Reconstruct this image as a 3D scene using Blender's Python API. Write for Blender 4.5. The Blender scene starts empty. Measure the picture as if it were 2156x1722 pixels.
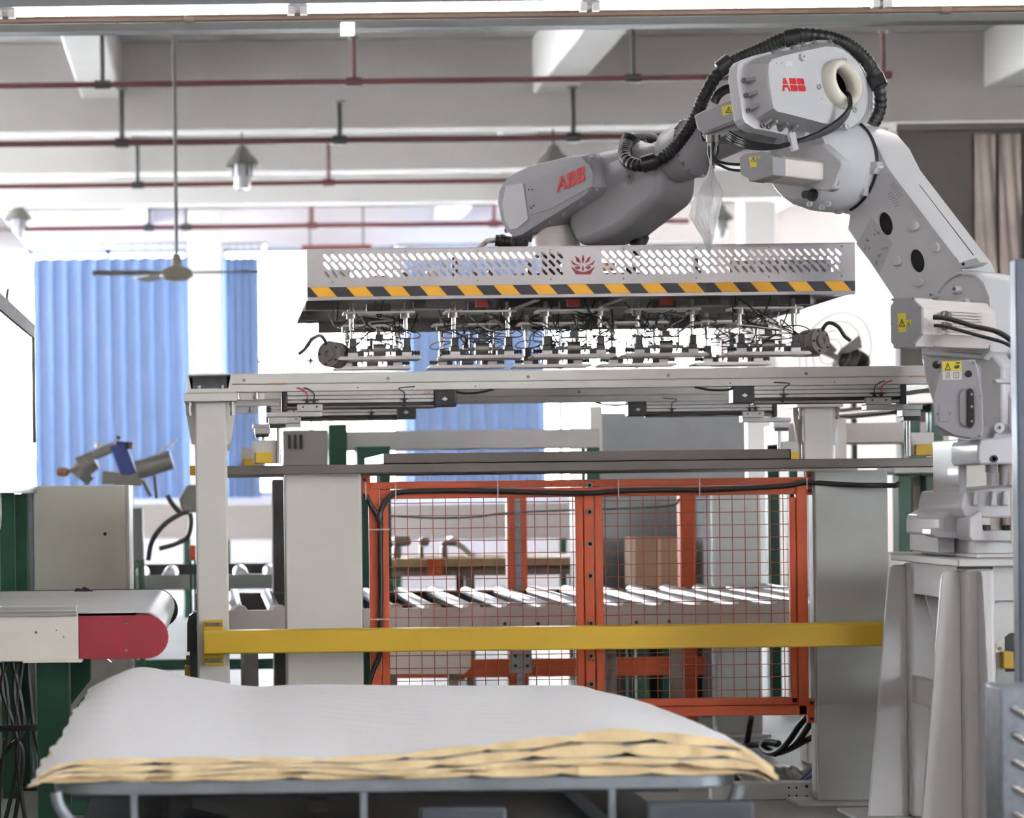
import bpy, bmesh, math, random
from mathutils import Vector, Matrix
from mathutils.geometry import tessellate_polygon

random.seed(7)
scene = bpy.context.scene
COL = scene.collection
V = Vector

# ------------------------------------------------------------------ camera
FPX, CX, CY, RHO, CAMH = 5000.0, 460.0, 1040.0, 0.012, 1.25
IMW, IMH = 2156.0, 1722.0
cam_data = bpy.data.cameras.new('camera')
cam = bpy.data.objects.new('camera', cam_data)
COL.objects.link(cam)
cam_data.sensor_fit = 'HORIZONTAL'
cam_data.sensor_width = 36.0
cam_data.lens = FPX / IMW * 36.0
cam_data.shift_x = (IMW / 2 - CX) / IMW
cam_data.shift_y = (CY - IMH / 2) / IMW
cam_data.clip_end = 200
_r = V((1, 0, -RHO)).normalized()
_u = V((RHO, 0, 1)).normalized()
_b = V((0, -1, 0))
cam.matrix_world = Matrix(((_r.x, _u.x, _b.x, 0), (_r.y, _u.y, _b.y, 0), (_r.z, _u.z, _b.z, CAMH), (0, 0, 0, 1)))
cam_data.dof.use_dof = True
cam_data.dof.focus_distance = 8.8
cam_data.dof.aperture_fstop = 3.3
scene.camera = cam

# ------------------------------------------------------------------ sky, exposure
world = bpy.data.worlds.new('sky')
scene.world = world
world.use_nodes = True
_bg = world.node_tree.nodes['Background']
_bg.inputs[0].default_value = (1.0, 0.985, 0.985, 1)
_bg.inputs[1].default_value = 42.0
scene.view_settings.view_transform = 'Standard'
scene.view_settings.look = 'None'
scene.view_settings.exposure = 0.08
scene.view_settings.gamma = 1.0
scene.view_settings.use_curve_mapping = False
scene.cycles.use_denoising = True
scene.cycles.max_bounces = 7
scene.cycles.diffuse_bounces = 4
scene.cycles.glossy_bounces = 3
scene.cycles.use_adaptive_sampling = True
scene.cycles.adaptive_threshold = 0.2
scene.cycles.adaptive_min_samples = 24
scene.cycles.transparent_max_bounces = 12
scene.cycles.sample_clamp_indirect = 8.0
TUBE_W = 54.0      # emission of the hall's fluorescent tubes

# ------------------------------------------------------------------ helpers: from the photograph's pixels to places in the hall
def ab(px, py):
    u, v = px - CX, py - CY
    return u - RHO * v, -RHO * u - v

def at(px, py, Y):
    a, b = ab(px, py)
    return V((a / FPX * Y, Y, CAMH + b / FPX * Y))

def onp(px, py, p0, n):
    a, b = ab(px, py)
    d = V((a / FPX, 1, b / FPX)); c = V((0, 0, CAMH))
    t = (p0 - c).dot(n) / d.dot(n)
    return c + d * t

def onpl(pts, p0, n):
    return [onp(x, y, p0, n) for x, y in pts]

def srgb(c):
    def f(x):
        x = x / 255.0
        return x / 12.92 if x <= 0.04045 else ((x + 0.055) / 1.055) ** 2.4
    return (f(c[0]), f(c[1]), f(c[2]), 1)

# ------------------------------------------------------------------ materials
MATS = {}
def mat(name, col, rough=0.5, metal=0.0, var=0.06, vscale=6.0, bump=0.0, bscale=60.0, spec=0.5,
        emit=0.0, aniso=None, trans=0.0, coat=0.0):
    if name in MATS: return MATS[name]
    m = bpy.data.materials.new(name); m.use_nodes = True
    nt = m.node_tree; b = nt.nodes['Principled BSDF']
    tc = nt.nodes.new('ShaderNodeTexCoord')
    nz = nt.nodes.new('ShaderNodeTexNoise'); nz.inputs['Scale'].default_value = vscale
    nz.inputs['Detail'].default_value = 5
    if aniso:
        mp = nt.nodes.new('ShaderNodeMapping'); mp.inputs['Scale'].default_value = aniso
        nt.links.new(tc.outputs['Object'], mp.inputs[0]); nt.links.new(mp.outputs[0], nz.inputs['Vector'])
    else:
        nt.links.new(tc.outputs['Object'], nz.inputs['Vector'])
    mr = nt.nodes.new('ShaderNodeMapRange')
    mr.inputs[3].default_value = 1 - var; mr.inputs[4].default_value = 1 + var
    mr.inputs[1].default_value = 0.3; mr.inputs[2].default_value = 0.7
    nt.links.new(nz.outputs[0], mr.inputs[0])
    hs = nt.nodes.new('ShaderNodeHueSaturation'); hs.inputs['Color'].default_value = srgb(col)
    nt.links.new(mr.outputs[0], hs.inputs['Value'])
    nt.links.new(hs.outputs[0], b.inputs['Base Color'])
    b.inputs['Roughness'].default_value = rough
    b.inputs['Metallic'].default_value = metal
    b.inputs['Specular IOR Level'].default_value = spec
    if coat: b.inputs['Coat Weight'].default_value = coat
    if emit:
        b.inputs['Emission Color'].default_value = srgb(col); b.inputs['Emission Strength'].default_value = emit
    if bump:
        nb = nt.nodes.new('ShaderNodeTexNoise'); nb.inputs['Scale'].default_value = bscale; nb.inputs['Detail'].default_value = 4
        nt.links.new(tc.outputs['Object'], nb.inputs['Vector'])
        bp = nt.nodes.new('ShaderNodeBump'); bp.inputs['Strength'].default_value = bump; bp.inputs['Distance'].default_value = 0.01
        nt.links.new(nb.outputs[0], bp.inputs['Height']); nt.links.new(bp.outputs[0], b.inputs['Normal'])
    MATS[name] = m
    return m

paint_white = mat('cream_white_paint', (214, 211, 205), 0.42, var=0.03, bump=0.03, bscale=120)
paint_grey = mat('grey_white_paint', (176, 178, 176), 0.4, var=0.04)
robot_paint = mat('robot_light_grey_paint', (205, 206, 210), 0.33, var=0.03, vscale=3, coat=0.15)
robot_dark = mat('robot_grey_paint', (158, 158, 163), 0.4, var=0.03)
stand_paint = mat('stand_grey_paint', (202, 201, 202), 0.36, var=0.05, vscale=4, bump=0.05, bscale=30)
cast_alu = mat('cast_aluminium_paint', (226, 220, 217), 0.4, metal=0.0, var=0.04)
alu = mat('anodised_aluminium', (200, 199, 200), 0.34, metal=0.75, var=0.05, aniso=(1, 30, 30))
stainless = mat('stainless_sheet', (172, 169, 172), 0.3, metal=1.0, var=0.06, vscale=3, bump=0.02, bscale=5)
steel_rail = mat('brushed_stainless_rail', (112, 108, 104), 0.4, metal=0.85, var=0.15, vscale=2.5)
chrome = mat('chrome', (225, 222, 218), 0.12, metal=1.0, var=0.02)
roller_m = mat('zinc_roller', (232, 232, 236), 0.33, metal=1.0, var=0.05, aniso=(40, 1, 40))
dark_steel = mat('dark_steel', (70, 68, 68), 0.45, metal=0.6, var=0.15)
mid_steel = mat('machined_steel', (140, 136, 132), 0.35, metal=0.8, var=0.1)
galv = mat('galvanised_steel', (150, 158, 168), 0.38, metal=0.7, var=0.14, vscale=30)
tray_steel = mat('painted_trolley_steel', (150, 158, 166), 0.4, metal=0.3, var=0.12, vscale=12)
cart_dark = mat('trolley_dark_grey', (74, 80, 90), 0.5, var=0.1)
black_rub = mat('black_rubber', (26, 27, 28), 0.45, var=0.1)
black_pl = mat('black_plastic', (30, 30, 32), 0.35, var=0.05)
void_m = mat('dark_interior', (8, 8, 9), 0.8, var=0.0)  # near-black painting the shade inside holes, bores and pockets
orange = mat('orange_enamel', (192, 84, 46), 0.4, var=0.05)
yellow = mat('yellow_enamel', (202, 165, 48), 0.4, var=0.05, vscale=4)
label_y = mat('yellow_label', (222, 205, 70), 0.5, var=0.02)
label_w = mat('white_label', (220, 220, 220), 0.5, var=0.02)
tape_y = mat('tape_yellow', (236, 172, 36), 0.45, var=0.05, vscale=20)
tape_k = mat('tape_black', (38, 37, 42), 0.45, var=0.05)
red_logo = mat('red_print', (196, 40, 46), 0.45, var=0.02)
dark_red = mat('dark_red_print', (136, 30, 42), 0.45, var=0.02)
red_pl = mat('red_painted_plate', (146, 44, 52), 0.42, var=0.05)
red_pipe = mat('fire_pipe_red', (92, 46, 46), 0.5, var=0.1)
green = mat('dark_green_enamel', (16, 68, 50), 0.45, var=0.08)
belt_m = mat('white_pvc_belt', (205, 205, 206), 0.4, var=0.04, bump=0.04, bscale=200)
foam_m = mat('cream_foam', (252, 226, 178), 0.9, var=0.07, vscale=30, bump=0.3, bscale=120, spec=0.1)
wall_m = mat('white_plaster', (222, 213, 209), 0.8, var=0.02, vscale=2, spec=0.2)
ceil_m = mat('white_concrete', (230, 227, 225), 0.85, var=0.03, vscale=1, spec=0.2)
floor_m = mat('grey_concrete', (140, 139, 136), 0.45, var=0.12, vscale=2, bump=0.05, bscale=40)
brown_m = mat('brown_conduit', (84, 68, 58), 0.5, var=0.06)
cream_m = mat('cream_cover', (228, 222, 212), 0.45, var=0.03)
beige_m = mat('beige_cabinet_steel', (216, 213, 200), 0.4, metal=0.1, var=0.06, vscale=3)
ring_m = mat('ivory_plastic', (228, 226, 212), 0.22, var=0.02, coat=0.3)
blue_m = mat('blue_enamel', (36, 58, 128), 0.4, var=0.05)
wood_m = mat('brown_cardboard', (150, 120, 96), 0.8, var=0.1)
bolt_m = mat('steel_bolt', (150, 147, 144), 0.45, metal=0.9, var=0.05)
lamp_m = mat('grey_lamp_shade', (120, 118, 112), 0.5, var=0.1)
tube_m = mat('lit_fluorescent_tube', (255, 250, 248), 0.4, emit=TUBE_W, var=0)
wire_blue = mat('blue_hose', (40, 60, 130), 0.4)
silver_wire = mat('silver_hose', (190, 188, 184), 0.3, metal=0.3)

def bag_material():
    m = bpy.data.materials.new('clear_plastic_film'); m.use_nodes = True
    nt = m.node_tree; b = nt.nodes['Principled BSDF']
    b.inputs['Base Color'].default_value = (0.85, 0.86, 0.88, 1); b.inputs['Roughness'].default_value = 0.12
    b.inputs['Alpha'].default_value = 0.45; b.inputs['Specular IOR Level'].default_value = 0.9
    tc = nt.nodes.new('ShaderNodeTexCoord'); mp = nt.nodes.new('ShaderNodeMapping'); mp.inputs['Scale'].default_value = (1, 1, 0.3)
    nz = nt.nodes.new('ShaderNodeTexNoise'); nz.inputs['Scale'].default_value = 55; nz.inputs['Detail'].default_value = 4
    bp = nt.nodes.new('ShaderNodeBump'); bp.inputs['Strength'].default_value = 1.0; bp.inputs['Distance'].default_value = 0.02
    nt.links.new(tc.outputs['Object'], mp.inputs[0]); nt.links.new(mp.outputs[0], nz.inputs[0])
    nt.links.new(nz.outputs[0], bp.inputs['Height']); nt.links.new(bp.outputs[0], b.inputs['Normal'])
    return m
bag_m = bag_material()

def glass_material(name, tint=(0.95, 0.98, 1, 1), gl=0.12):
    m = bpy.data.materials.new(name); m.use_nodes = True
    nt = m.node_tree; nt.nodes.clear()
    o = nt.nodes.new('ShaderNodeOutputMaterial'); mx = nt.nodes.new('ShaderNodeMixShader')
    t = nt.nodes.new('ShaderNodeBsdfTransparent'); g = nt.nodes.new('ShaderNodeBsdfGlossy')
    t.inputs[0].default_value = tint; g.inputs['Roughness'].default_value = 0.05
    mx.inputs[0].default_value = gl
    nt.links.new(t.outputs[0], mx.inputs[1]); nt.links.new(g.outputs[0], mx.inputs[2]); nt.links.new(mx.outputs[0], o.inputs[0])
    return m
glass_m = glass_material('window_glass')

def curtain_material():
    m = bpy.data.materials.new('blue_curtain_cloth'); m.use_nodes = True
    nt = m.node_tree; nt.nodes.clear()
    o = nt.nodes.new('ShaderNodeOutputMaterial'); mx = nt.nodes.new('ShaderNodeMixShader')
    d = nt.nodes.new('ShaderNodeBsdfDiffuse'); t = nt.nodes.new('ShaderNodeBsdfTranslucent')
    d.inputs[0].default_value = srgb((112, 137, 180)); t.inputs[0].default_value = srgb((204, 212, 226))
    mx.inputs[0].default_value = 0.017
    nt.links.new(d.outputs[0], mx.inputs[1]); nt.links.new(t.outputs[0], mx.inputs[2]); nt.links.new(mx.outputs[0], o.inputs[0])
    return m
curtain_m = curtain_material()

def quilt_material():
    m = bpy.data.materials.new('white_quilted_cloth'); m.use_nodes = True
    nt = m.node_tree; b = nt.nodes['Principled BSDF']
    b.inputs['Base Color'].default_value = srgb((238, 240, 243)); b.inputs['Roughness'].default_value = 0.85
    b.inputs['Specular IOR Level'].default_value = 0.15; b.inputs['Sheen Weight'].default_value = 0.15
    tc = nt.nodes.new('ShaderNodeTexCoord')
    prev = None
    for rot, sc, st in ((0.62, 3.6, 0.3), (-0.62, 3.6, 0.3), (1.57, 26, 0.04)):
        mp = nt.nodes.new('ShaderNodeMapping'); mp.inputs['Rotation'].default_value = (0, 0, rot)
        wv = nt.nodes.new('ShaderNodeTexWave'); wv.inputs['Scale'].default_value = sc; wv.inputs['Distortion'].default_value = 0.7
        wv.inputs['Detail'].default_value = 2; wv.wave_profile = 'SIN'
        nt.links.new(tc.outputs['Object'], mp.inputs[0]); nt.links.new(mp.outputs[0], wv.inputs[0])
        pw = nt.nodes.new('ShaderNodeMath'); pw.operation = 'POWER'; pw.inputs[1].default_value = 0.25
        nt.links.new(wv.outputs['Fac'], pw.inputs[0])
        bp = nt.nodes.new('ShaderNodeBump'); bp.inputs['Strength'].default_value = st; bp.inputs['Distance'].default_value = 0.006
        nt.links.new(pw.outputs[0], bp.inputs['Height'])
        if prev: nt.links.new(prev.outputs[0], bp.inputs['Normal'])
        prev = bp
    nz = nt.nodes.new('ShaderNodeTexNoise'); nz.inputs['Scale'].default_value = 60; nz.inputs['Detail'].default_value = 5
    nt.links.new(tc.outputs['Object'], nz.inputs[0])
    bp = nt.nodes.new('ShaderNodeBump'); bp.inputs['Strength'].default_value = 0.25; bp.inputs['Distance'].default_value = 0.004
    nt.links.new(nz.outputs[0], bp.inputs['Height']); nt.links.new(prev.outputs[0], bp.inputs['Normal'])
    nt.links.new(bp.outputs[0], b.inputs['Normal'])
    return m
quilt_m = quilt_material()

# ------------------------------------------------------------------ mesh builder
def frame_of(axis):
    w = V(axis).normalized()
    h = V((0, 0, 1)) if abs(w.z) < 0.9 else V((1, 0, 0))
    u = w.cross(h).normalized(); v = u.cross(w).normalized()
    return u, v, w

def smooth_path(pts, n=6):
    pts = [V(p) for p in pts]
    if len(pts) < 3: return pts
    out = []
    P = [pts[0] * 2 - pts[1]] + pts + [pts[-1] * 2 - pts[-2]]
    for i in range(1, len(P) - 2):
        p0, p1, p2, p3 = P[i - 1], P[i], P[i + 1], P[i + 2]
        for k in range(n):
            t = k / n
            out.append(0.5 * ((2 * p1) + (p2 - p0) * t + (2 * p0 - 5 * p1 + 4 * p2 - p3) * t * t + (3 * p1 - p0 - 3 * p2 + p3) * t ** 3))
    out.append(pts[-1])
    return out

class MB:
    def __init__(s): s.v = []; s.f = []; s.m = []; s.cur = 0
    def add(s, vs, fs):
        o = len(s.v); s.v += [V(p) for p in vs]
        for f in fs: s.f.append([i + o for i in f]); s.m.append(s.cur)
        return s
    def box(s, x0, x1, y0, y1, z0, z1):
        vs = [(x, y, z) for z in (z0, z1) for y in (y0, y1) for x in (x0, x1)]
        return s.add(vs, [(0, 2, 3, 1), (4, 5, 7, 6), (0, 1, 5, 4), (2, 6, 7, 3), (0, 4, 6, 2), (1, 3, 7, 5)])
    def obox(s, c, ax, ay, az):
        c = V(c); ax, ay, az = V(ax), V(ay), V(az)
        vs = [c + ax * i + ay * j + az * k for k in (-1, 1) for j in (-1, 1) for i in (-1, 1)]
        return s.add(vs, [(0, 2, 3, 1), (4, 5, 7, 6), (0, 1, 5, 4), (2, 6, 7, 3), (0, 4, 6, 2), (1, 3, 7, 5)])
    def bar(s, a, b, w, h=None):
        a, b = V(a), V(b); u, v, d = frame_of(b - a)
        return s.obox((a + b) / 2, u * w / 2, v * (h or w) / 2, (b - a) / 2)
    def prism(s, pts, vec):
        pts = [V(p) for p in pts]; vec = V(vec); n = len(pts)
        return s.add(pts + [p + vec for p in pts], [list(range(n)), list(range(2 * n - 1, n - 1, -1))] + [(i, i + n, (i + 1) % n + n, (i + 1) % n) for i in range(n)])
    def tube(s, path, r, n=8, cap=True):
        path = [V(p) for p in path]; m = len(path)
        rs = r if isinstance(r, (list, tuple)) else [r] * m
        t = (path[1] - path[0]).normalized(); u, v, _ = frame_of(t)
        vs = []
        for i in range(m):
            tt = (path[min(i + 1, m - 1)] - path[max(i - 1, 0)]).normalized()
            u = (u - tt * u.dot(tt)).normalized(); v = tt.cross(u)
            for k in range(n):
                a = 2 * math.pi * k / n
                vs.append(path[i] + (u * math.cos(a) + v * math.sin(a)) * rs[i])
        fs = [(i * n + k, i * n + (k + 1) % n, (i + 1) * n + (k + 1) % n, (i + 1) * n + k) for i in range(m - 1) for k in range(n)]
        if cap: fs += [list(range(n))[::-1], list(range((m - 1) * n, m * n))]
        return s.add(vs, fs)
    def lathe(s, prof, o, axis, n=24, close=True):
        o = V(o); u, v, w = frame_of(axis); vs = []
        for r, h in prof:
            for k in range(n):
                a = 2 * math.pi * k / n
                vs.append(o + w * h + (u * math.cos(a) + v * math.sin(a)) * r)
        m = len(prof)
        fs = [(i * n + k, i * n + (k + 1) % n, (i + 1) * n + (k + 1) % n, (i + 1) * n + k) for i in range(m - 1) for k in range(n)]
        if close: fs += [list(range(n))[::-1], list(range((m - 1) * n, m * n))]
        return s.add(vs, fs)
    def cyl(s, a, b, r, n=16, r2=None):
        a, b = V(a), V(b)
        return s.lathe([(r, 0), (r if r2 is None else r2, (b - a).length)], a, b - a, n)
    def loft(s, rings, c0=True, c1=True):
        n = len(rings[0]); vs = [p for r in rings for p in r]; m = len(rings)
        fs = [(i * n + k, i * n + (k + 1) % n, (i + 1) * n + (k + 1) % n, (i + 1) * n + k) for i in range(m - 1) for k in range(n)]
        if c0: fs.append(list(range(n))[::-1])
        if c1: fs.append(list(range((m - 1) * n, m * n)))
        return s.add(vs, fs)
    def plate(s, loops, vec):
        loops = [[V(p) for p in l] for l in loops]; vec = V(vec)
        tris = tessellate_polygon(loops); flat = [p for l in loops for p in l]; N = len(flat)
        fs = [tuple(t) for t in tris] + [tuple(i + N for i in reversed(t)) for t in tris]
        o = 0
        for l in loops:
            k = len(l)
            fs += [(o + i, o + (i + 1) % k, o + (i + 1) % k + N, o + i + N) for i in range(k)]
            o += k
        return s.add(flat + [p + vec for p in flat], fs)
    def ball(s, c, r, n=12, sz=1.0):
        prof = [(max(1e-4, r * math.sin(math.pi * i / n)), -r * sz * math.cos(math.pi * i / n)) for i in range(n + 1)]
        return s.lathe(prof, c, (0, 0, 1), n * 2)
    def mesh(s, name, mats, off=V((0, 0, 0)), smooth=True, ang=0.7):
        me = bpy.data.meshes.new(name)
        me.from_pydata([tuple(p - off) for p in s.v], [], s.f)
        ms = mats if isinstance(mats, (list, tuple)) else [mats]
        for m in ms: me.materials.append(m)
        bm = bmesh.new(); bm.from_mesh(me)
        for f, mi in zip(bm.faces, s.m): f.material_index = mi
        bmesh.ops.recalc_face_normals(bm, faces=bm.faces)
        if smooth:
            for f in bm.faces: f.smooth = True
            for e in bm.edges:
                if len(e.link_faces) == 2 and e.calc_face_angle(0) > ang: e.smooth = False
        bm.to_mesh(me); bm.free()
        return me

ROOT = {}
def thing(name, label, cat, loc=(0, 0, 0), group=None):
    o = bpy.data.objects.new(name, None); COL.objects.link(o)
    o.empty_display_size = 0.1
    o.location = loc; ROOT[o] = V(loc)
    o['label'] = label; o['category'] = cat
    if group: o['group'] = group
    return o

def tag(o, label, cat, group=None):
    o['label'] = label; o['category'] = cat
    if group: o['group'] = group
    return o

def obj(name, mb, mats, parent=None, bevel=0.0, seg=2, label=None, kind=None, smooth=True, ang=0.7):
    if parent is not None: off = ROOT[parent]
    else:
        xs = [p.x for p in mb.v]; ys = [p.y for p in mb.v]; zs = [p.z for p in mb.v]
        off = V(((min(xs) + max(xs)) / 2, (min(ys) + max(ys)) / 2, min(zs)))
    o = bpy.data.objects.new(name, mb.mesh(name, mats, off, smooth, ang)); COL.objects.link(o)
    if parent is not None: o.parent = parent
    else: o.location = off
    ROOT[o] = off
    if bevel:
        b = o.modifiers.new('bevel', 'BEVEL'); b.width = bevel; b.segments = seg; b.limit_method = 'ANGLE'; b.angle_limit = 0.6
    if label: o['label'] = label
    if kind: o['kind'] = kind
    return o

def struct(name, mb, mats, **k):
    return obj(name, mb, mats, kind='structure', **k)

def inst(name, me, loc, parent=None, rot=None):
    o = bpy.data.objects.new(name, me); COL.objects.link(o)
    if parent is not None:
        o.parent = parent; o.location = V(loc) - ROOT[parent]
    else: o.location = loc
    if rot: o.rotation_euler = rot
    ROOT[o] = V(loc)
    return o

def copy_tree(src, delta, parent=None, scale=None):
    c = src.copy(); COL.objects.link(c)
    if parent is None: c.location = V(src.location) + V(delta)
    else: c.parent = parent
    for ch in list(src.children): copy_tree(ch, delta, c)
    return c

def prect(x0, x1, yt, yb, Y, rx=None):
    ym = (yt + yb) / 2; rx = (x0 + x1) / 2 if rx is None else rx
    return at(x0, ym, Y).x, at(x1, ym, Y).x, at(rx, yb, Y).z, at(rx, yt, Y).z

def pbox(mb, x0, x1, yt, yb, Y, d, rx=None):
    a, b, z0, z1 = prect(x0, x1, yt, yb, Y, rx)
    return mb.box(a, b, Y, Y + d, z0, z1)

def text(name, s, o, xd, yd, size, m, parent=None):
    cu = bpy.data.curves.new(name, 'FONT'); cu.body = s; cu.size = 1.0; cu.align_x = 'CENTER'; cu.align_y = 'CENTER'; cu.resolution_u = 3
    t = bpy.data.objects.new(name, cu)
    me = bpy.data.meshes.new_from_object(t)
    bpy.data.objects.remove(t); bpy.data.curves.remove(cu)
    o = V(o); xd, yd = V(xd).normalized(), V(yd).normalized(); off = ROOT[parent]
    for v in me.vertices:
        c = v.co; v.co = o + xd * c.x * size + yd * c.y * size - off
    me.materials.clear(); me.materials.append(m)
    ob = bpy.data.objects.new(name, me); COL.objects.link(ob); ob.parent = parent; ROOT[ob] = off
    return ob

LETTER_A = [[(.2, .53), (.38, 1), (.475, 1), (.475, .53)], [(0, 0), (.18, .47), (.475, .47), (.475, .27), (.31, .27), (.22, 0)],
            [(.525, .53), (.525, 1), (.62, 1), (.8, .53)], [(.525, .27), (.525, .47), (.82, .47), (1, 0), (.78, 0), (.69, .27)]]
LETTER_B = [[(0, 0), (0, .47), (.4, .47), (.4, 0)], [(0, .53), (0, 1), (.4, 1), (.4, .53)],
            [(.45, 0), (.45, .47), (.75, .47), (.86, .36), (.86, .12), (.72, 0)], [(.45, .53), (.45, 1), (.7, 1), (.82, .9), (.82, .63), (.72, .53)]]
def logo(name, o, xd, yd, h, m, parent, off):
    o = V(o); xd, yd = V(xd), V(yd); mb = MB(); x = 0
    for L, w in ((LETTER_A, 1.06), (LETTER_B, .95), (LETTER_B, .9)):
        for p in L: mb.prism([o + xd * (x + a) * h * .95 + yd * b * h for a, b in p], off)
        x += w
    return obj(name, mb, m, parent, smooth=False, label='red ABB lettering')

def bolt(mb, c, axis, r, h=None):
    mb.lathe([(r, 0), (r, (h or r)), (r * .85, (h or r) * 1.15), (r * .45, (h or r) * 1.15), (r * .45, (h or r) * .5)], c, axis, 10)
# ================================================================== THE HALL
XL, XR, YN, YB, ZC = -10.0, 11.5, -5.0, 31.0, 5.3
m = MB().box(XL - .3, XR + .3, YN, YB + 6, -0.15, 0.0)
struct('floor', m, floor_m)
ceil = struct('ceiling', MB().box(XL - .3, XR + .3, YN, YB + .3, ZC, ZC + .25), ceil_m)
ZB, ZL = 4.5, 4.79
for y0 in (-1.0, 5.2, 10.8, 16.2, 21.2, 23.95, 26.6):
    obj('cross_beam', MB().box(XL, XR, y0, y0 + .34, ZB, ZC), ceil_m, ceil, bevel=.02)
for xc in (-9.06, -5.03, -1.0, 3.03, 7.06):
    obj('long_beam', MB().box(xc - .18, xc + .18, YN, YB, ZL, ZC), ceil_m, ceil, bevel=.02)

def xb(px): return (px - CX) / FPX * YB
ZW0, ZW1 = 1.22, 4.47
wins = [(-9.6, xb(398)), (xb(478), xb(838)), (xb(862), xb(1508)), (xb(1900), 11.0)]
wb = MB()
wb.box(XL, XR, YB, YB + .25, ZW1, ZC)
wb.box(XL, XR, YB, YB + .25, 0, ZW0)
edges = [XL] + [e for w in wins for e in w] + [XR]
for i in range(0, len(edges), 2): wb.box(edges[i], edges[i + 1], YB, YB + .25, ZW0, ZW1)
struct('wall_back', wb, wall_m)

def window(n, x0, x1, y, along='x'):
    fm = MB(); h = (ZW0 + 1.95)
    k = max(2, round((x1 - x0) / 1.0)); t = .03
    def bx(a, b, z0, z1):
        if along == 'x': fm.box(a, b, y, y + .08, z0, z1)
        else: fm.box(y, y + .08, a, b, z0, z1)
    for z in (ZW0, 2.95, ZW1 - .06): bx(x0, x1, z, z + .06)
    for i in range(k + 1):
        c = x0 + (x1 - x0) * i / k; bx(max(x0, c - t), min(x1, c + t), ZW0, ZW1)
    w = struct('window_%d' % n, fm, mat('window_frame_grey', (150, 156, 160), .4), smooth=False)
    for i in range(k):
        a = x0 + (x1 - x0) * i / k + t; b = x0 + (x1 - x0) * (i + 1) / k - t
        for z0, z1 in ((ZW0 + .06, 2.95), (3.01, ZW1 - .06)):
            pm = MB()
            if along == 'x': pm.box(a, b, y + .035, y + .043, z0, z1)
            else: pm.box(y + .035, y + .043, a, b, z0, z1)
            obj('pane', pm, glass_m, w)
    return w
for i, (a, b) in enumerate(wins): window(i + 1, a, b, YB + .08)

# side walls; their unseen window bands are added and sized to light the hall
for nm, x, wn in (('wall_left', XL, 5), ('wall_right', XR, 6)):
    sm = MB(); s = -1 if x < 0 else 1; x1 = x + .25 * s
    a, b = min(x, x1), max(x, x1)
    sm.box(a, b, YN, YB + .25, 0, ZW0); sm.box(a, b, YN, YB + .25, ZW1, ZC)
    bands = [(18.4, 30.4)] if x < 0 else [(-4.4, 0.9), (29.2, 30.4)]
    ed = [YN] + [e for w in bands for e in w] + [YB + .25]
    for i in range(0, len(ed), 2): sm.box(a, b, ed[i], ed[i + 1], ZW0, ZW1)
    struct(nm, sm, wall_m)
    for j, (y0, y1) in enumerate(bands): window(wn * 10 + j, y0, y1, x + .08 * s, 'y')

struct('wall_front', MB().box(XL, XR, YN - .25, YN, 0, ZC), wall_m)
# concrete piers on the back wall and partition on the right
def pier(px0, px1, Y, ztop, n):
    struct('trim_%d' % n, MB().box((px0 - CX) / FPX * Y, (px1 - CX) / FPX * Y, Y, Y + .4, 0, ztop), ceil_m, bevel=.02)
pier(403, 472, 29.5, ZC, 1)
pier(1572, 1642, 29.5, ZC, 2)
Yp = 17.0
pm = MB(); x0 = at(1893, 600, Yp).x
pm.box(x0, XR, Yp, Yp + .12, 0, at(1980, 268, Yp).z)
part = struct('wall_partition', pm, mat('grey_partition_panel', (128, 124, 122), .7, var=.05, spec=.2))
obj('top_rail', MB().box(x0 - .02, XR, Yp - .05, Yp + .17, at(1980, 276, Yp).z, at(1980, 262, Yp).z), mat('brown_grey_trim', (120, 112, 106), .5), part)
foil = mat('crinkled_foil_sheet', (178, 166, 158), .42, metal=.8, var=.2, vscale=2.5, bump=.6, bscale=3.5)
for i, (pa, pb) in enumerate(((2052, 2096), (2103, 2150), (2157, 2230))):
    q = MB(); a = at(pa, 600, Yp).x; b = at(pb, 600, Yp).x; nx, nz = 8, 30; zt = at(1980, 285, Yp).z
    vs = [V((a + (b - a) * u / nx, Yp - .03 + .012 * math.sin(u * .9 + w * .35 + i) * math.cos(w * .21 + u * .6), zt * w / nz)) for w in range(nz + 1) for u in range(nx + 1)]
    q.add(vs, [(w * (nx + 1) + u, w * (nx + 1) + u + 1, (w + 1) * (nx + 1) + u + 1, (w + 1) * (nx + 1) + u) for w in range(nz) for u in range(nx)])
    q.box(a, b, Yp - .012, Yp - .004, 0, zt)
    tag(obj('foil_door_strip', q, foil), 'crinkled shiny foil strip hung on the grey partition wall', 'door strip', 'foil strips on the partition')

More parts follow.
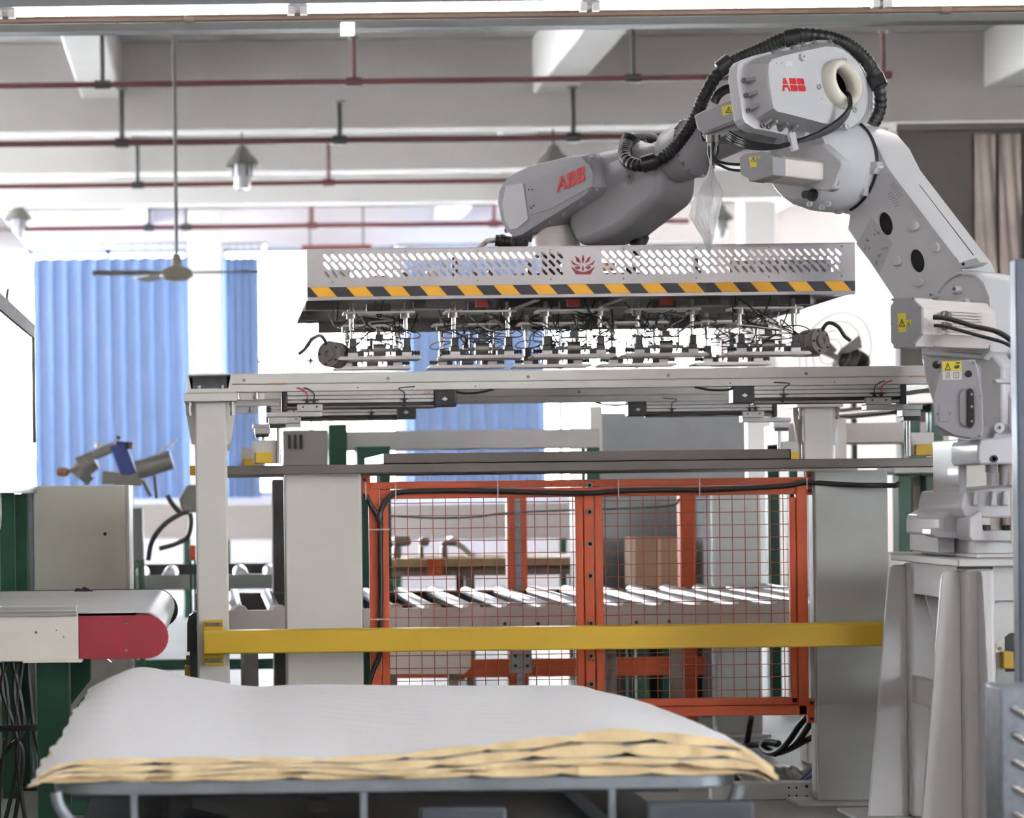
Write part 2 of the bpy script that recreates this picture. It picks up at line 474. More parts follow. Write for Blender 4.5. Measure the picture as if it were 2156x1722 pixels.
# ------------------------------------------------------------------ curtains
def curtain(pa, pb, yt, Y, n, label, amp=.07, ztop=None, zbot=1.2):
    a, b = (pa - CX) / FPX * Y, (pb - CX) / FPX * Y
    t = thing('curtain', label, 'curtain', ((a + b) / 2, Y, zbot), 'blue window curtains')
    zt = at((pa + pb) / 2, yt, Y).z
    nx, nz = n * 16, 10; q = MB(); vs = []
    ph = [random.uniform(-.5, .5) for _ in range(n + 2)]
    for w in range(nz + 1):
        f = w / nz; z = zbot + (zt - zbot) * f
        for u in range(nx + 1):
            s = u / 16; k = int(s)
            p = s * 2 * math.pi + ph[k] * (1 - abs(2 * (s - k) - 1)) * .6 * (1 - f); pw_ = (b - a) / n / (2 * math.pi)
            sag = .03 * abs(math.sin(s * math.pi * 1.0)) * (1 if w == nz else 0)
            vs.append(V((a + (b - a) * u / nx + (1.75 - .5 * f) * pw_ * math.sin(p), Y + amp * math.cos(p) * (1 - .3 * f), z - sag)))
    q.add(vs, [(w * (nx + 1) + u, w * (nx + 1) + u + 1, (w + 1) * (nx + 1) + u + 1, (w + 1) * (nx + 1) + u) for w in range(nz) for u in range(nx)])
    obj('cloth', q, curtain_m, t, ang=3)
    r = MB(); r.tube([(a - .1, Y, zt + .16), (b + .1, Y, zt + .16)], .015)
    obj('rod', r, mid_steel, t)
    for i in range(n + 1):
        h = MB(); x = a + (b - a) * i / n; h.tube([(x, Y, zt - .02), (x, Y, zt + .165)], .008, 5)
        obj('hook', h, mid_steel, t)
    for sx in (a - .08, b + .08):
        obj('bracket', MB().box(sx - .015, sx + .015, Y - .01, YB + .1, zt + .15, zt + .17), mid_steel, t)
curtain(40, 404, 540, 30.2, 12, 'wide blue curtain beside the white machine enclosure, hanging from a rod')
curtain(473, 551, 540, 30.2, 5, 'narrow pale blue curtain bunched beside the white concrete pier', .05)
curtain(858, 1152, 540, 30.2, 10, 'blue curtain seen through the gripper and above the orange gate')

bx0, bx1, bz0, bz1 = prect(636, 782, 515, 528, 29.6)
t = thing('board', 'dark red brown board high on the window wall above the gripper', 'board', ((bx0 + bx1) / 2, 29.6, bz0))
obj('face', MB().box(bx0, bx1, 29.6, 29.65, bz0, bz1), mat('dark_red_brown', (104, 52, 44), .6), t)
for X in (bx0 + .1, bx1 - .1): obj('hanger', MB().box(X - .015, X + .015, 29.61, 29.64, bz1 - .005, ZC), mid_steel, t)
# ------------------------------------------------------------------ fire pipes under the ceiling
def pipe(y, Y, r, x0, x1, drops, label, m=red_pipe):
    A, B = at(x0, y - RHO * (x0 - 1078), Y), at(x1, y - RHO * (x1 - 1078), Y)
    z = A.z
    t = thing('sprinkler_pipe', label, 'pipe', ((A.x + B.x) / 2, Y, z))
    q = MB(); q.tube([(A.x, Y, z), (B.x, Y, z)], r, 10); obj('main', q, m, t)
    for px, up, mm in drops:
        X = at(px, y, Y).x; q = MB()
        q.tube([(X, Y, z), (X, Y, z + up)], r * .75, 8); obj('riser', q, mm, t)
        q = MB(); q.lathe([(r * 1.35, -.06), (r * 1.5, -.05), (r * 1.5, .05), (r * 1.35, .06)], (X, Y, z), (1, 0, 0), 10); obj('coupling', q, mm, t)
        q = MB(); q.lathe([(r * .9, 0), (r * 1.8, .01), (r * 1.8, .02)], (X, Y, z + up), (0, 0, 1), 10); obj('flange', q, mid_steel, t)
    return t
zc = lambda y, Y: ZC - (CAMH + (CY - y) / FPX * Y)
pipe(168, 17.5, .022, -300, 1862, [(216, .48, dark_steel), (745, .31, red_pipe), (1333, .48, dark_steel), (1860, .31, red_pipe)], 'upper red fire pipe crossing in front of the concrete beams')
pipe(291, 20.6, .028, -300, 1480, [(257, .455, dark_steel), (715, .32, dark_steel), (1207, .42, dark_steel)], 'thick dark red fire pipe running behind the pendant lamps', mat('dark_red_pipe', (84, 44, 46), .5))
pipe(380, 23.6, .025, -300, 1450, [(290, .42, dark_steel), (692, .42, red_pipe)], 'thin red fire pipe under the third row of beams')
pipe(470, 27.2, .03, -300, 1450, [(314, .46, dark_steel), (657, .48, red_pipe), (392, .25, dark_steel), (1040, .4, red_pipe)], 'pale red fire pipe along the top of the window wall')
q = MB(); zz = at(500, 436, 27.5).z
q.tube([(-9, 27.5, zz), (6, 27.5, zz)], .018, 8)
for X in (-6, -2, 1.5, 4): q.tube([(X, 27.5, zz), (X, 27.5, ZC)], .008, 6)
tag(obj('conduit', q, mid_steel), 'thin grey conduit hung on rods before the window wall', 'conduit')

# ------------------------------------------------------------------ pendant lamps and ceiling fan
def pendant(px, ytop, ysh, Y, w, label):
    top = at(px, ytop, Y); s = at(px, ysh, Y)
    t = thing('pendant_lamp', label, 'lamp', (s.x, Y, s.z), 'bell lamps hanging under the ceiling')
    r = w / 2
    q = MB(); q.tube([(s.x, Y, s.z + .1), (s.x, Y, max(ZB if abs(Y - 21.37) < .3 or abs(Y - 26.77) < .3 else ZC, top.z))], .012, 6); obj('rod', q, lamp_m, t)
    q = MB(); q.lathe([(.02, .12), (.05, .1), (r * .45, .05), (r * .8, 0), (r, -.06), (r * .98, -.065), (r * .75, -.02), (r * .4, .03), (.03, .08)], s, (0, 0, 1), 24); obj('shade', q, lamp_m, t)
    q = MB(); q.lathe([(r * .42, -.04), (r * .42, -.10), (r * .44, -.24), (r * .36, -.27), (.01, -.275)], s, (0, 0, 1), 20)
    obj('bulb', q, mat('frosted_lamp_glass', (222, 222, 226), .25), t)
    q = MB()
    for k in range(6):
        a = k * math.pi / 3; c, sn = math.cos(a) * r * .5, math.sin(a) * r * .5
        q.tube([(s.x + c, Y + sn, s.z - .03), (s.x + c, Y + sn, s.z - .16)], .008, 5)
    obj('cage', q, dark_steel, t)
pendant(510, 290, 335, 21.37, .33, 'grey bell lamp with white bulb hanging beside the fan rod')
pendant(38, 410, 452, 26.77, .34, 'grey bell lamp hanging over the white machine enclosure')
pendant(1165, 300, 332, 21.37, .33, 'grey bell lamp hanging just above the robot wrist')
pendant(1517, 420, 452, 26.77, .3, 'small grey bell lamp behind the hanging plastic bag')

hub = at(372, 575, 16.37)
t = thing('ceiling_fan', 'grey ceiling fan on a long rod in front of the blue curtain', 'fan', hub)
q = MB(); q.tube([hub, (hub.x, hub.y, ZB)], .013, 8); obj('rod', q, lamp_m, t)
q = MB(); q.lathe([(.02, .02), (.07, 0), (.07, -.05), (.03, -.08)], (hub.x, hub.y, ZB), (0, 0, 1), 16); obj('ceiling_rose', q, lamp_m, t)
q = MB(); q.lathe([(.03, .13), (.04, .05), (.09, .03), (.115, 0), (.115, -.025), (.07, -.05), (.01, -.055)], hub, (0, 0, 1), 20); obj('motor', q, mat('fan_motor_olive', (150, 146, 130), .4), t)
for k, a in enumerate((.02, 2.05, 3.22)):
    d = V((math.cos(a), math.sin(a), 0)); p = V((-d.y, d.x, .15))
    q = MB(); c0 = hub + d * .1
    q.prism([c0 - p * .03, c0 + d * .12 - p * .06, c0 + d * .48 - p * .06, c0 + d * .48 + p * .06, c0 + d * .12 + p * .06, c0 + p * .03], (0, 0, .008))
    obj('blade', q, lamp_m, t)

# ------------------------------------------------------------------ fluorescent tubes on their trunking
YT = 10.2
def tube_row(Y, z, xs, first_label, vis):
    q = MB(); X0, X1 = xs[0] - .75, xs[-1] + .75
    q.box(X0, X1, Y - .05, Y + .05, z + .018, z + .07)
    for X in [X0 + .5 + 2.5 * i for i in range(int((X1 - X0) / 2.5) + 1)]:
        q.tube([(X, Y, z + .08), (X, Y, ZC)], .006, 5)
    tr = obj('lighting_trunking', q, mat('grey_trunking', (128, 130, 134), .45)); tag(tr, first_label, 'trunking')
    for X in xs:
        t = thing('tube_light', vis, 'lamp', (X, Y, z), 'fluorescent tubes on ceiling trunking')
        b = MB(); b.tube([(X - .585, Y, z), (X + .585, Y, z)], .014, 10); obj('tube', b, tube_m, t)
        for s in (-1, 1):
            e = MB(); e.box(X + s * .6 - .015, X + s * .6 + .015, Y - .018, Y + .018, z - .02, z + .02); obj('end_holder', e, alu, t)
zt = at(1078, 16, YT).z
x1 = at(1240, 12, YT).x
tube_row(YT, zt, [x1 - .625 + 1.255 * k for k in range(-3, 4)], 'grey lighting trunking running above the robot and gripper', 'lit fluorescent tube hanging above the robot')
for k_, (Y_, lab_) in enumerate(((5.4, 'grey trunking of the added unseen tubes over the foam pile'), (0.4, 'grey trunking of the added unseen tubes over the aisle before the cell'))):  # two tube rows out of view, added for light from above
    tube_row(Y_, 3.6, [-6.11 + 1.255 * k for k in range(10)], lab_, ('added unseen tube lamp lighting the foam pile', 'added unseen tube lamp over the aisle before the cell')[k_])
q = MB(); zz = at(1078, 30, 10.6).z; q.tube([(-3, 10.6, zz), (6.5, 10.6, zz)], .017, 8)
for X in (at(398, 30, 10.6).x, at(1990, 30, 10.6).x): q.lathe([(.021, -.025), (.024, -.02), (.024, .02), (.021, .025)], (X, 10.6, zz), (1, 0, 0), 10)
for X in (-2, 0.5, 3, 5.5): q.tube([(X, 10.6, zz), (X, 10.6, ZC)], .005, 5)
tag(obj('conduit', q, brown_m), 'brown conduit running just below the lit tubes', 'conduit')
q = MB(); zz = at(1078, 47, 12.4).z; q.box(-4, 8, 12.4, 12.52, zz - .02, zz + .02)
for X in (-3, -.5, 2, 4.5, 7): q.tube([(X, 12.46, zz), (X, 12.46, ZC)], .005, 5)
tag(obj('cable_tray', q, mat('grey_tray', (130, 130, 130), .5)), 'grey cable tray hanging below the brown conduit', 'cable tray')
# a small exit-style twin lamp on the cable tray
t = thing('twin_lamp', 'small white twin lamp fixed under the grey cable tray', 'lamp', at(732, 58, 12.35))
c = at(732, 58, 12.35)
for dz in (.012, -.022): obj('lamp_head', MB().box(c.x - .035, c.x + .035, c.y - .02, c.y + .05, c.z + dz - .012, c.z + dz + .012), mat('lit_white_head', (250, 250, 250), .4, emit=1.5), t)
obj('stem', MB().box(c.x - .01, c.x + .01, c.y + .02, c.y + .06, c.z - .02, zz), mid_steel, t)
# ================================================================== THE CELL
# ------------------------------------------------------------------ white table frame with four columns
YF, YR = 9.2, 10.7
frame = thing('table_frame', 'tall white steel frame of beams and bolted columns under the gripper', 'frame', (1.4, 9.9, 0))
zb0, zb1 = at(486, 826, YF).z, at(486, 787, YF).z          # beam bottom, top
def column(cx, Y, half=.062):
    q = MB(); q.box(cx - half, cx + half, Y, Y + .13, 0, zb0 - .033); obj('column', q, paint_white, frame, bevel=.008)
    q = MB(); q.box(cx - .103, cx + .103, Y - .04, Y + .17, zb0 - .035, zb0 - .004); q.box(cx - .098, cx + .098, Y - .036, Y + .166, zb0 - .003, zb0 + .002)
    obj('top_plate', q, paint_white, frame, bevel=.002)
    for s in (-1, 1):
        q = MB(); x = cx + s * half
        q.prism([(x, Y - .001 + .05, zb0 - .036), (x + s * .036, Y + .05, zb0 - .036), (x + s * .034, Y + .05, zb0 - .08), (x + s * .014, Y + .05, zb0 - .2), (x, Y + .05, zb0 - .2)], (0, .014, 0))
        obj('gusset', q, paint_white, frame)
        q = MB(); xx = cx + s * .083
        q.cyl((xx, Y - .01, zb0 - .036), (xx, Y - .01, zb0 - .09), .007, 8); q.lathe([(.011, 0), (.011, .012)], (xx, Y - .01, zb0 - .05), (0, 0, 1), 6); q.lathe([(.0105, 0), (.0105, .014)], (xx, Y - .01, zb0 - .088), (0, 0, 1), 6)
        obj('bolt', q, bolt_m, frame)
cxl = at(447, 1150, YF).x; cxr = at(2052, 980, YF).x; cxr2 = at(1724, 950, YR).x
column(cxl, YF); column(cxl, YR); column(cxr, YF); column(cxr2, YR, .068)
xe = at(486, 800, YF).x
for Y in (YF, YR):
    q = MB(); q.box(xe, cxr + .1, Y - .012, Y + .05, zb0 + .03, zb1); obj('beam_cover', q, paint_white, frame, bevel=.004)
    q = MB(); q.box(xe + .003, cxr + .1, Y - .006, Y + .05, zb0, zb0 + .03); obj('beam', q, paint_white, frame, bevel=.003)
    for px, py in ((514, 802), (817, 799), (1407, 790), (1697, 788), (1112, 794)):
        c = at(px, py, Y - .012); q = MB(); bolt(q, (c.x * (Y / YF) if Y > YF else c.x, Y - .012, zb1 - .026), (0, -1, 0), .006); obj('screw', q, bolt_m, frame)
    for px, py in ((1001, 806), (753, 814), (1537, 806), (1757, 805)):
        c = at(px, py, Y - .006); q = MB(); q.cyl((c.x, Y - .0062, zb0 + .012), (c.x, Y - .0072, zb0 + .012), .0025, 8); obj('screw_hole', q, void_m, frame)
    # splice plate and bolts left of the actuator
    q = MB(); q.box(xe - .02, xe + .13, Y + .0, Y + .04, zb0 - .03, zb0 - .004); obj('splice_plate', q, paint_white, frame, bevel=.002)
    for dx in (.045, .118):
        q = MB(); q.lathe([(.011, -.022), (.011, -.01), (.008, -.01), (.008, .004)], (xe + dx - .02, Y - .005, zb0 - .006), (0, 0, 1), 8); obj('bolt', q, bolt_m, frame)
# orange scuffs on the beam cover
for px0, px1, py in ((566, 602, 808), (1914, 1948, 793)):
    q = MB(); pbox(q, px0, px1, py - 2, py + 1, YF - .0135, .001); obj('scuff', q, mat('tan_scuff', (176, 140, 92), .6), frame)
# side beams front to back with open ends on the left column
q = MB()
a = cxl - .09; b = cxl + .085; zt0 = zb0 + .002
q.plate([[(a, YF - .03, zt0), (a, YF - .03, zb1), (b, YF - .03, zb1), (b, YF - .03, zt0)],
         [(a + .016, YF - .03, zt0 + .012), (a + .006, YF - .03, zb1 - .006), (b - .006, YF - .03, zb1 - .006), (b - .016, YF - .03, zt0 + .012)]], (0, 1.66, 0))
obj('side_beam', q, paint_white, frame)
obj('side_beam_liner', MB().box(a + .02, b - .02, YF + .12, YF + .15, zt0 + .005, zb1 - .005), galv, frame)
for dx in (-.045, .045):
    q = MB(); q.lathe([(.012, 0), (.012, .014), (.007, .015), (.007, .008)], (cxl + dx, YF - .005, zt0 + .012), (0, 0, 1), 10); obj('bolt', q, bolt_m, frame)
obj('side_beam', MB().box(cxr - .05, cxr + .09, YF + .02, YR + .1, zb0 + .002, zb1), paint_white, frame)

# ------------------------------------------------------------------ linear actuators with stop fingers
def actuator(mirror, Y, dz, dx, label, base):
    s = -1 if mirror else 1
    z0 = at(760, 850, YF).z + dz; z1 = zb0 + dz
    X = lambda d: base + s * d
    def bx(q, d0, d1, y0, y1, za, zb): q.box(min(X(d0), X(d1)), max(X(d0), X(d1)), Y + y0, Y + y1, za, zb); return q
    t = thing('linear_actuator', label, 'actuator', (X(.28), Y + .03, z0 - .03), 'linear actuators under the white beams')
    H = .046
    obj('end_cap', bx(MB(), 0, .022, -.006, .07, z1 - .076, z1 - .001), black_pl, t, bevel=.004)
    q = bx(MB(), .022, .590, .0, .065, z1 - .016, z1); bx(q, .022, .590, -.002, .065, z1 - .032, z1 - .017); bx(q, .022, .590, .0, .065, z1 - H, z1 - .033)
    obj('body', q, alu, t, bevel=.002)
    q = MB(); q.tube([(X(.02), Y + .01, z1 - .063), (X(.592), Y + .01, z1 - .063)], .006, 8); obj('guide_rod', q, chrome, t)
    obj('shade_strip', bx(MB(), .022, .59, .02, .06, z1 - .07, z1 - H), dark_steel, t)  # dark strip in place of the shade under the actuator body
    q = MB(); bx(q, .592, .675, -.02, .06, z1 - .066, z1); mo = obj('motor', q, black_pl, t, bevel=.003)
    c = V((X(.63), Y - .0205, z1 - .036)); q = MB()
    q.prism([c + V((-.012, 0, 0)), c + V((0, 0, .008)), c + V((.012, 0, 0)), c + V((0, 0, -.008))], (0, -.001, 0)); obj('badge', q, label_w, mo)
    obj('carriage', bx(MB(), .06, .158, -.012, .06, z1 - .078, z1 - .05), alu, t, bevel=.002)
    for d in (.082, .135):
        q = MB(); q.cyl((X(d), Y - .012, z1 - .06), (X(d), Y - .014, z1 - .06), .004, 8); obj('screw', q, dark_steel, t)
    obj('arm_plate', bx(MB(), -.06, .158, -.01, .06, z1 - .098, z1 - .079), alu, t, bevel=.002)
    obj('block', bx(MB(), -.052, .02, -.012, .06, z1 - .125, z1 - .099), alu, t, bevel=.002)
    obj('pad', bx(MB(), -.048, .014, -.008, .05, z1 - .14, z1 - .126), black_pl, t)
    q = MB(); q.tube([(X(-.013), Y + .02, z1 - .14), (X(-.013), Y + .02, z1 - .278)], .0085, 10); obj('stop_post', q, alu, t)
    obj('stop_plate', bx(MB(), -.115, -.02, .03, .042, z1 - .278, z1 - .186), mat('matt_aluminium', (196, 194, 190), .5, metal=.3), t, bevel=.004)
    obj('stop_pad', bx(MB(), -.104, -.038, .012, .03, z1 - .276, z1 - .233), yellow, t, bevel=.003, label='yellow stop pad')
    for d in (.098, .125, .475):
        q = MB(); q.box(X(d) - .006, X(d) + .006, Y - .008, Y, z1 - .05, z1 - .03); q.box(X(d) - .016, X(d) + .016, Y - .01, Y - .002, z1 - .036, z1 - .031)
        se = obj('sensor', q, black_pl, t)
        q = MB(); q.tube(smooth_path([(X(d), Y - .006, z1 - .03), (X(d), Y - .012, z1 - .01), (X(d) - s * .02, Y - .012, z1 + .008), (X(d) - s * .04 + (s * .08 if d > .4 else 0), Y - .01, z1 + .014)]), .0022, 5); obj('lead', q, black_pl if d > .1 else red_logo, se)
    q = MB(); q.tube(smooth_path([(X(.66), Y - .0, z1 - .004), (X(.70), Y - .005, z1 - .014), (X(.76), Y - .005, z1 - .013), (X(.82), Y + .0, z1 - .001)]), .005, 6); obj('motor_cable', q, black_rub, t)
    return t, X, z1
xa = at(593, 840, YF).x; xb2 = at(1908, 830, YF).x
t, X, z1 = actuator(False, YF, 0, 0, 'front aluminium actuator with red print, beside the bolted column', xa)
text('print', 'AKD', (X(.565), YF - .0012, z1 - .008), (-1, 0, 0), (0, 0, -1), .014, red_logo, t)
text('print', '-----------', (X(.52), YF - .0012, z1 - .008), (-1, 0, 0), (0, 0, -1), .008, dark_steel, t)
actuator(True, YF, 0, 0, 'front aluminium actuator with black motor, beside the robot turret', xb2)
xr = at(520, 878, YR).x + .04
actuator(False, YR, 0, 0, 'rear aluminium actuator behind the one with red print', at(560, 880, YR).x)
actuator(True, YR, 0, 0, 'rear aluminium actuator behind the front one near the robot', at(1636, 860, YR).x)

# ------------------------------------------------------------------ portal: wide panels, stainless rails and tray
def panel(x0, x1, yt, Y, label, d=.1, m=paint_white, foot=True):
    a = at(x0, 1200, Y).x; b = at(x1, 1200, Y).x; zt = at((x0 + x1) / 2, yt, Y).z
    t = thing('portal_post', label, 'post', ((a + b) / 2, Y + d / 2, 0))
    obj('body', MB().box(a, b, Y, Y + d, .012, zt), m, t, bevel=.006)
    obj('foot_plate', MB().box(a - .09, b + .03, Y - .05, Y + d + .05, 0, .012), stand_paint, t)
    for s in (-1, 1): obj('edge_strip', MB().box((a if s < 0 else b) - .004, (a if s < 0 else b) + .004, Y + .02, Y + d - .02, .05, zt - .01), paint_grey, t)
    return a, b, zt
pl = panel(602, 762, 997, 9.35, 'wide white post at the latch side of the orange gate')
pr = panel(1717, 1871, 990, 9.35, 'wide grey post between the orange gate and the robot stand', m=paint_grey)
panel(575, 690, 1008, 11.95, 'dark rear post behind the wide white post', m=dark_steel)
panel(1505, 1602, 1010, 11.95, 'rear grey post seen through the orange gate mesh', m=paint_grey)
q = MB(); x0, x1, z0, z1_ = prect(476, 2080, 1001, 981, 9.3, 476)
z1r, z0r = at(476, 981, 9.3).z, at(476, 1001, 9.3).z
q.box(cxl + .062, cxr - .062, 9.28, 9.33, z0r + .002, z1r); tag(obj('stainless_rail', q, steel_rail, bevel=.002), 'long brushed stainless rail resting on the wide posts', 'rail')
q = MB(); q.box(cxl + .062, cxr2 - .068, 10.74, 10.8, z0r, z1r); tag(obj('stainless_rail', q, steel_rail, bevel=.002), 'rear stainless rail behind the shallow tray', 'rail')
ta, tb = at(808, 965, 9.5).x, at(1665, 955, 9.5).x; zt0, zt1 = at(808, 976, 9.5).z, at(808, 955, 9.5).z
t = thing('stainless_tray', 'shallow stainless tray lying across the rails', 'tray', ((ta + tb) / 2, 10.2, z1r))
obj('sheet', MB().box(ta, tb, 9.5, 10.75, z1r + .001, z1r + .006), steel_rail, t)
for (u0, u1, v0, v1) in ((ta, tb, 9.5, 9.504), (ta, tb, 10.746, 10.75), (ta, ta + .004, 9.5, 10.75), (tb - .004, tb, 9.5, 10.75)):
    obj('rim', MB().box(u0, u1, v0, v1, z1r + .001, zt1), steel_rail, t)
for Y in (9.36, 10.6):
    q = MB(); q.box(at(480, 985, 9.5).x, cxr - .06, Y + .06, Y + .10, z0r, z1r - .004)
    tag(obj('cross_rail', q, steel_rail), 'stainless support bar ' + ('just behind the front rail' if Y < 10 else 'just before the rear rail'), 'rail')
q = MB(); pbox(q, 400, 413, 980, 1001, 9.28, .05); tag(obj('stop_pad', q, yellow), 'small yellow pad on the far side of the bolted column beside the belt conveyor', 'pad')

# ------------------------------------------------------------------ orange gate
YG = 9.38
gate = thing('gate', 'orange mesh safety gate with black cable along its top', 'gate', at(1240, 1500, YG))
def gb(name, x0, x1, yt, yb, dy=0, d=.04, rx=None, m=orange, bev=.003):
    q = MB(); pbox(q, x0, x1, yt, yb, YG + dy, d, rx); return obj(name, q, m, gate, bevel=bev)
gb('top_rail', 779, 1700, 1015, 1030, rx=790)
gb('top_inner_rail', 800, 1690, 1031, 1051, .004, .03, 800)
gb('bottom_inner_rail', 800, 1680, 1478, 1494, .004, .03, 800)
gb('bottom_rail', 779, 1700, 1495, 1516, rx=790)
gb('stile', 779, 801, 1030, 1512); gb('inner_stile', 803, 820, 1050, 1495, .004, .03)
gb('stile', 1679, 1701, 1008, 1506); gb('inner_stile', 1664, 1677, 1046, 1480, .004, .03)
gb('inner_stile', 1214, 1230, 1044, 1488, .004, .03); gb('centre_stile', 1231.5, 1252, 1034, 1500, -.002, .04); gb('inner_stile', 1254, 1271, 1044, 1487, .004, .03)
for i, (x, y) in enumerate(((1241, 1021.5), (1241, 1077.5), (1242, 1145), (1243, 1212), (1244, 1312), (1244, 1381), (1245, 1440))):
    c = at(x, y, YG - .004); q = MB()
    q.lathe([(.0125, 0), (.0125, .004), (.011, .006), (.0075, .006), (.0075, -.004)], c, (0, -1, 0), 16)
    rv = obj('rivet_nut', q, bolt_m, gate)
    q = MB(); q.cyl(c + V((0, -.0025, 0)), c + V((0, -.0035, 0)), .0076, 12); obj('bore', q, void_m, rv)
for x, y in ((1161, 1019.5), (1222, 1019)):
    q = MB(); q.cyl(at(x, y, YG - .0005), at(x, y, YG - .001), .0025, 8); obj('drill_hole', q, void_m, gate)
for x0, x1, yt, yb in ((1698, 1717, 991, 1042), (1700, 1722, 1470, 1522), (762, 780, 1001, 1051), (762, 780, 1470, 1520)):
    h = gb('hinge', x0, x1, yt, yb, .0, .02)
    for yy in (yt + 9, yb - 9):
        q = MB(); c = at((x0 + x1) / 2 - 3, yy, YG); bolt(q, c, (0, -1, 0), .007, .012); obj('hinge_bolt', q, black_pl, h)
zg0 = at(1240, 1486, YG).z; zg1 = at(1240, 1042, YG).z; pitch = .0503
mesh_wire = mat('orange_mesh_wire', (150, 76, 50), .5)
for (x0, x1) in ((820, 1214), (1271, 1664)):
    a = at(x0, 1250, YG).x - .01; b = at(x1, 1250, YG).x + .01
    L = zg1 - zg0
    me = MB().tube([(0, 0, 0), (0, 0, L)], .0018, 6).mesh('wire_vertical', mesh_wire)
    k = a + .036 if x0 < 900 else a + .022
    while k < b:
        inst('wire', me, (k, YG + .018, zg0), gate); k += pitch
    me = MB().tube([(0, 0, 0), (b - a, 0, 0)], .0018, 6).mesh('wire_horizontal', mesh_wire)
    k = zg1 - .024
    while k > zg0:
        inst('wire', me, (a, YG + .0215, k), gate); k -= pitch

# ------------------------------------------------------------------ black cable tied to the gate
t = thing('cable', 'thick black cable tied along the top and side of the orange gate', 'cable', at(1300, 1035, YG - .012))
pts = [(1700, 1016), (1660, 1022), (1560, 1028), (1480, 1031), (1420, 1031), (1340, 1032), (1300, 1034), (1240, 1038), (1150, 1037), (1060, 1034), (960, 1033), (880, 1034), (838, 1037), (818, 1048), (805, 1068), (799, 1090)]
P = [at(1890, 1018, 9.30), at(1886, 1022, 9.27), at(1870, 1022, 9.30), at(1800, 1021, 9.31)] + [at(x, y, YG - .016) for x, y in pts]
q = MB(); q.tube(smooth_path(P, 5), .0105, 10); obj('sheath', q, black_rub, t)
P = [at(x, y, YG - .016) for x, y in ((770, 1042), (776, 1055), (790, 1078), (799, 1090), (801, 1110), (801, 1180), (802, 1250), (801, 1310), (801, 1360), (797, 1385), (786, 1410), (775, 1450), (772, 1500))]
q = MB(); q.tube(smooth_path(P, 5), .0105, 10); obj('branch', q, black_rub, t)
q = MB(); q.lathe([(.013, -.02), (.015, -.012), (.015, .012), (.013, .02)], at(799, 1088, YG - .016), (0, 0, 1), 10); obj('splice', q, black_pl, t)
tie_m = mat('clear_cable_tie', (190, 178, 168), .4)
for x, y0, y1 in ((833, 1016, 1054), (1048, 1010, 1050), (1302, 1009, 1048), (1473, 1008, 1046), (770, 1016, 1052), (1699, 1005, 1030)):
    a, b = at(x, y0, YG - .03), at(x, y1, YG - .03)
    q = MB(); q.box(a.x - .0022, a.x + .0022, YG - .029, YG - .0275, b.z, a.z); q.box(a.x - .0035, a.x + .0035, YG - .031, YG - .027, (a.z + b.z) / 2 + .012, (a.z + b.z) / 2 + .02); obj('cable_tie', q, tie_m, t)
for y, x0, x1 in ((1115, 777, 820), (1304, 777, 820)):
    a, b = at(x0, y, YG - .03), at(x1, y, YG - .03)
    q = MB(); q.box(a.x, b.x, YG - .029, YG - .0275, a.z - .0025, a.z + .0025); q.box(b.x - .05, b.x - .042, YG - .031, YG - .027, a.z - .004, a.z + .004); obj('cable_tie', q, tie_m, t)

# ------------------------------------------------------------------ yellow guard bar
YY = 9.04
bar = thing('guard_bar', 'yellow steel guard bar bolted across the front of the cell', 'guard bar', at(1100, 1370, YY))
xa0 = at(428, 1352, YY).x; xb0 = at(1898, 1330, 9.04).x
zy1, zy0 = at(471, 1328, YY).z, at(471, 1377, YY).z
obj('bar', MB().box(xa0, xb0, YY, YY + .09, zy0, zy1), yellow, bar, bevel=.006)
q = MB(); pbox(q, 428, 472, 1305, 1402, YY + .09, .01); obj('mount_plate', q, yellow, bar, bevel=.008)
for y in (1314, 1391):
    c = at(450, y, YY + .09); q = MB()
    q.box(c.x - .034, c.x + .034, YY + .086, YY + .091, c.z - .008, c.z + .008); sl = obj('slot', q, mid_steel, bar, bevel=.004)
    for dx in (-.022, .024):
        q = MB(); bolt(q, (c.x + dx, YY + .086, c.z), (0, -1, 0), .0075); obj('bolt', q, bolt_m, sl)
q = MB(); q.box(pr[0] + .1, pr[0] + .2, YY + .09, 9.349, zy0 + .01, zy1 - .01); obj('spacer', q, yellow, bar)
t = thing('side_guard', 'short yellow guard bracket behind the foot of the bolted column beside the belt conveyor', 'guard bar', at(400, 1470, 9.5))
q = MB(); pbox(q, 389, 412, 1402, 1480, 9.5, .1); obj('plate', q, yellow, t, bevel=.004)
q = MB(); pbox(q, 392, 408, 1380, 1402, 9.52, .06); obj('slot_plate', q, mid_steel, t)
q = MB(); q.box(at(389, 1450, 9.5).x, at(412, 1450, 9.5).x, 9.5, 9.6, 0, at(400, 1480, 9.5).z); obj('post', q, yellow, t)
t = thing('edge_guard', 'curved black edge guard behind the bolted column beside the belt conveyor', 'guard', at(402, 1370, 9.45))
c = at(404, 1300, 9.45); q = MB()
q.prism([at(394, 1372, 9.45), at(394, 1312, 9.45), at(398, 1297, 9.45), at(408, 1290, 9.45), at(414, 1290, 9.45), at(414, 1372, 9.45)], (0, .12, 0)); obj('shell', q, black_pl, t)
q = MB(); q.box(c.x - .01, c.x + .02, 9.47, 9.52, 0, at(404, 1330, 9.45).z); obj('stem', q, dark_steel, t)

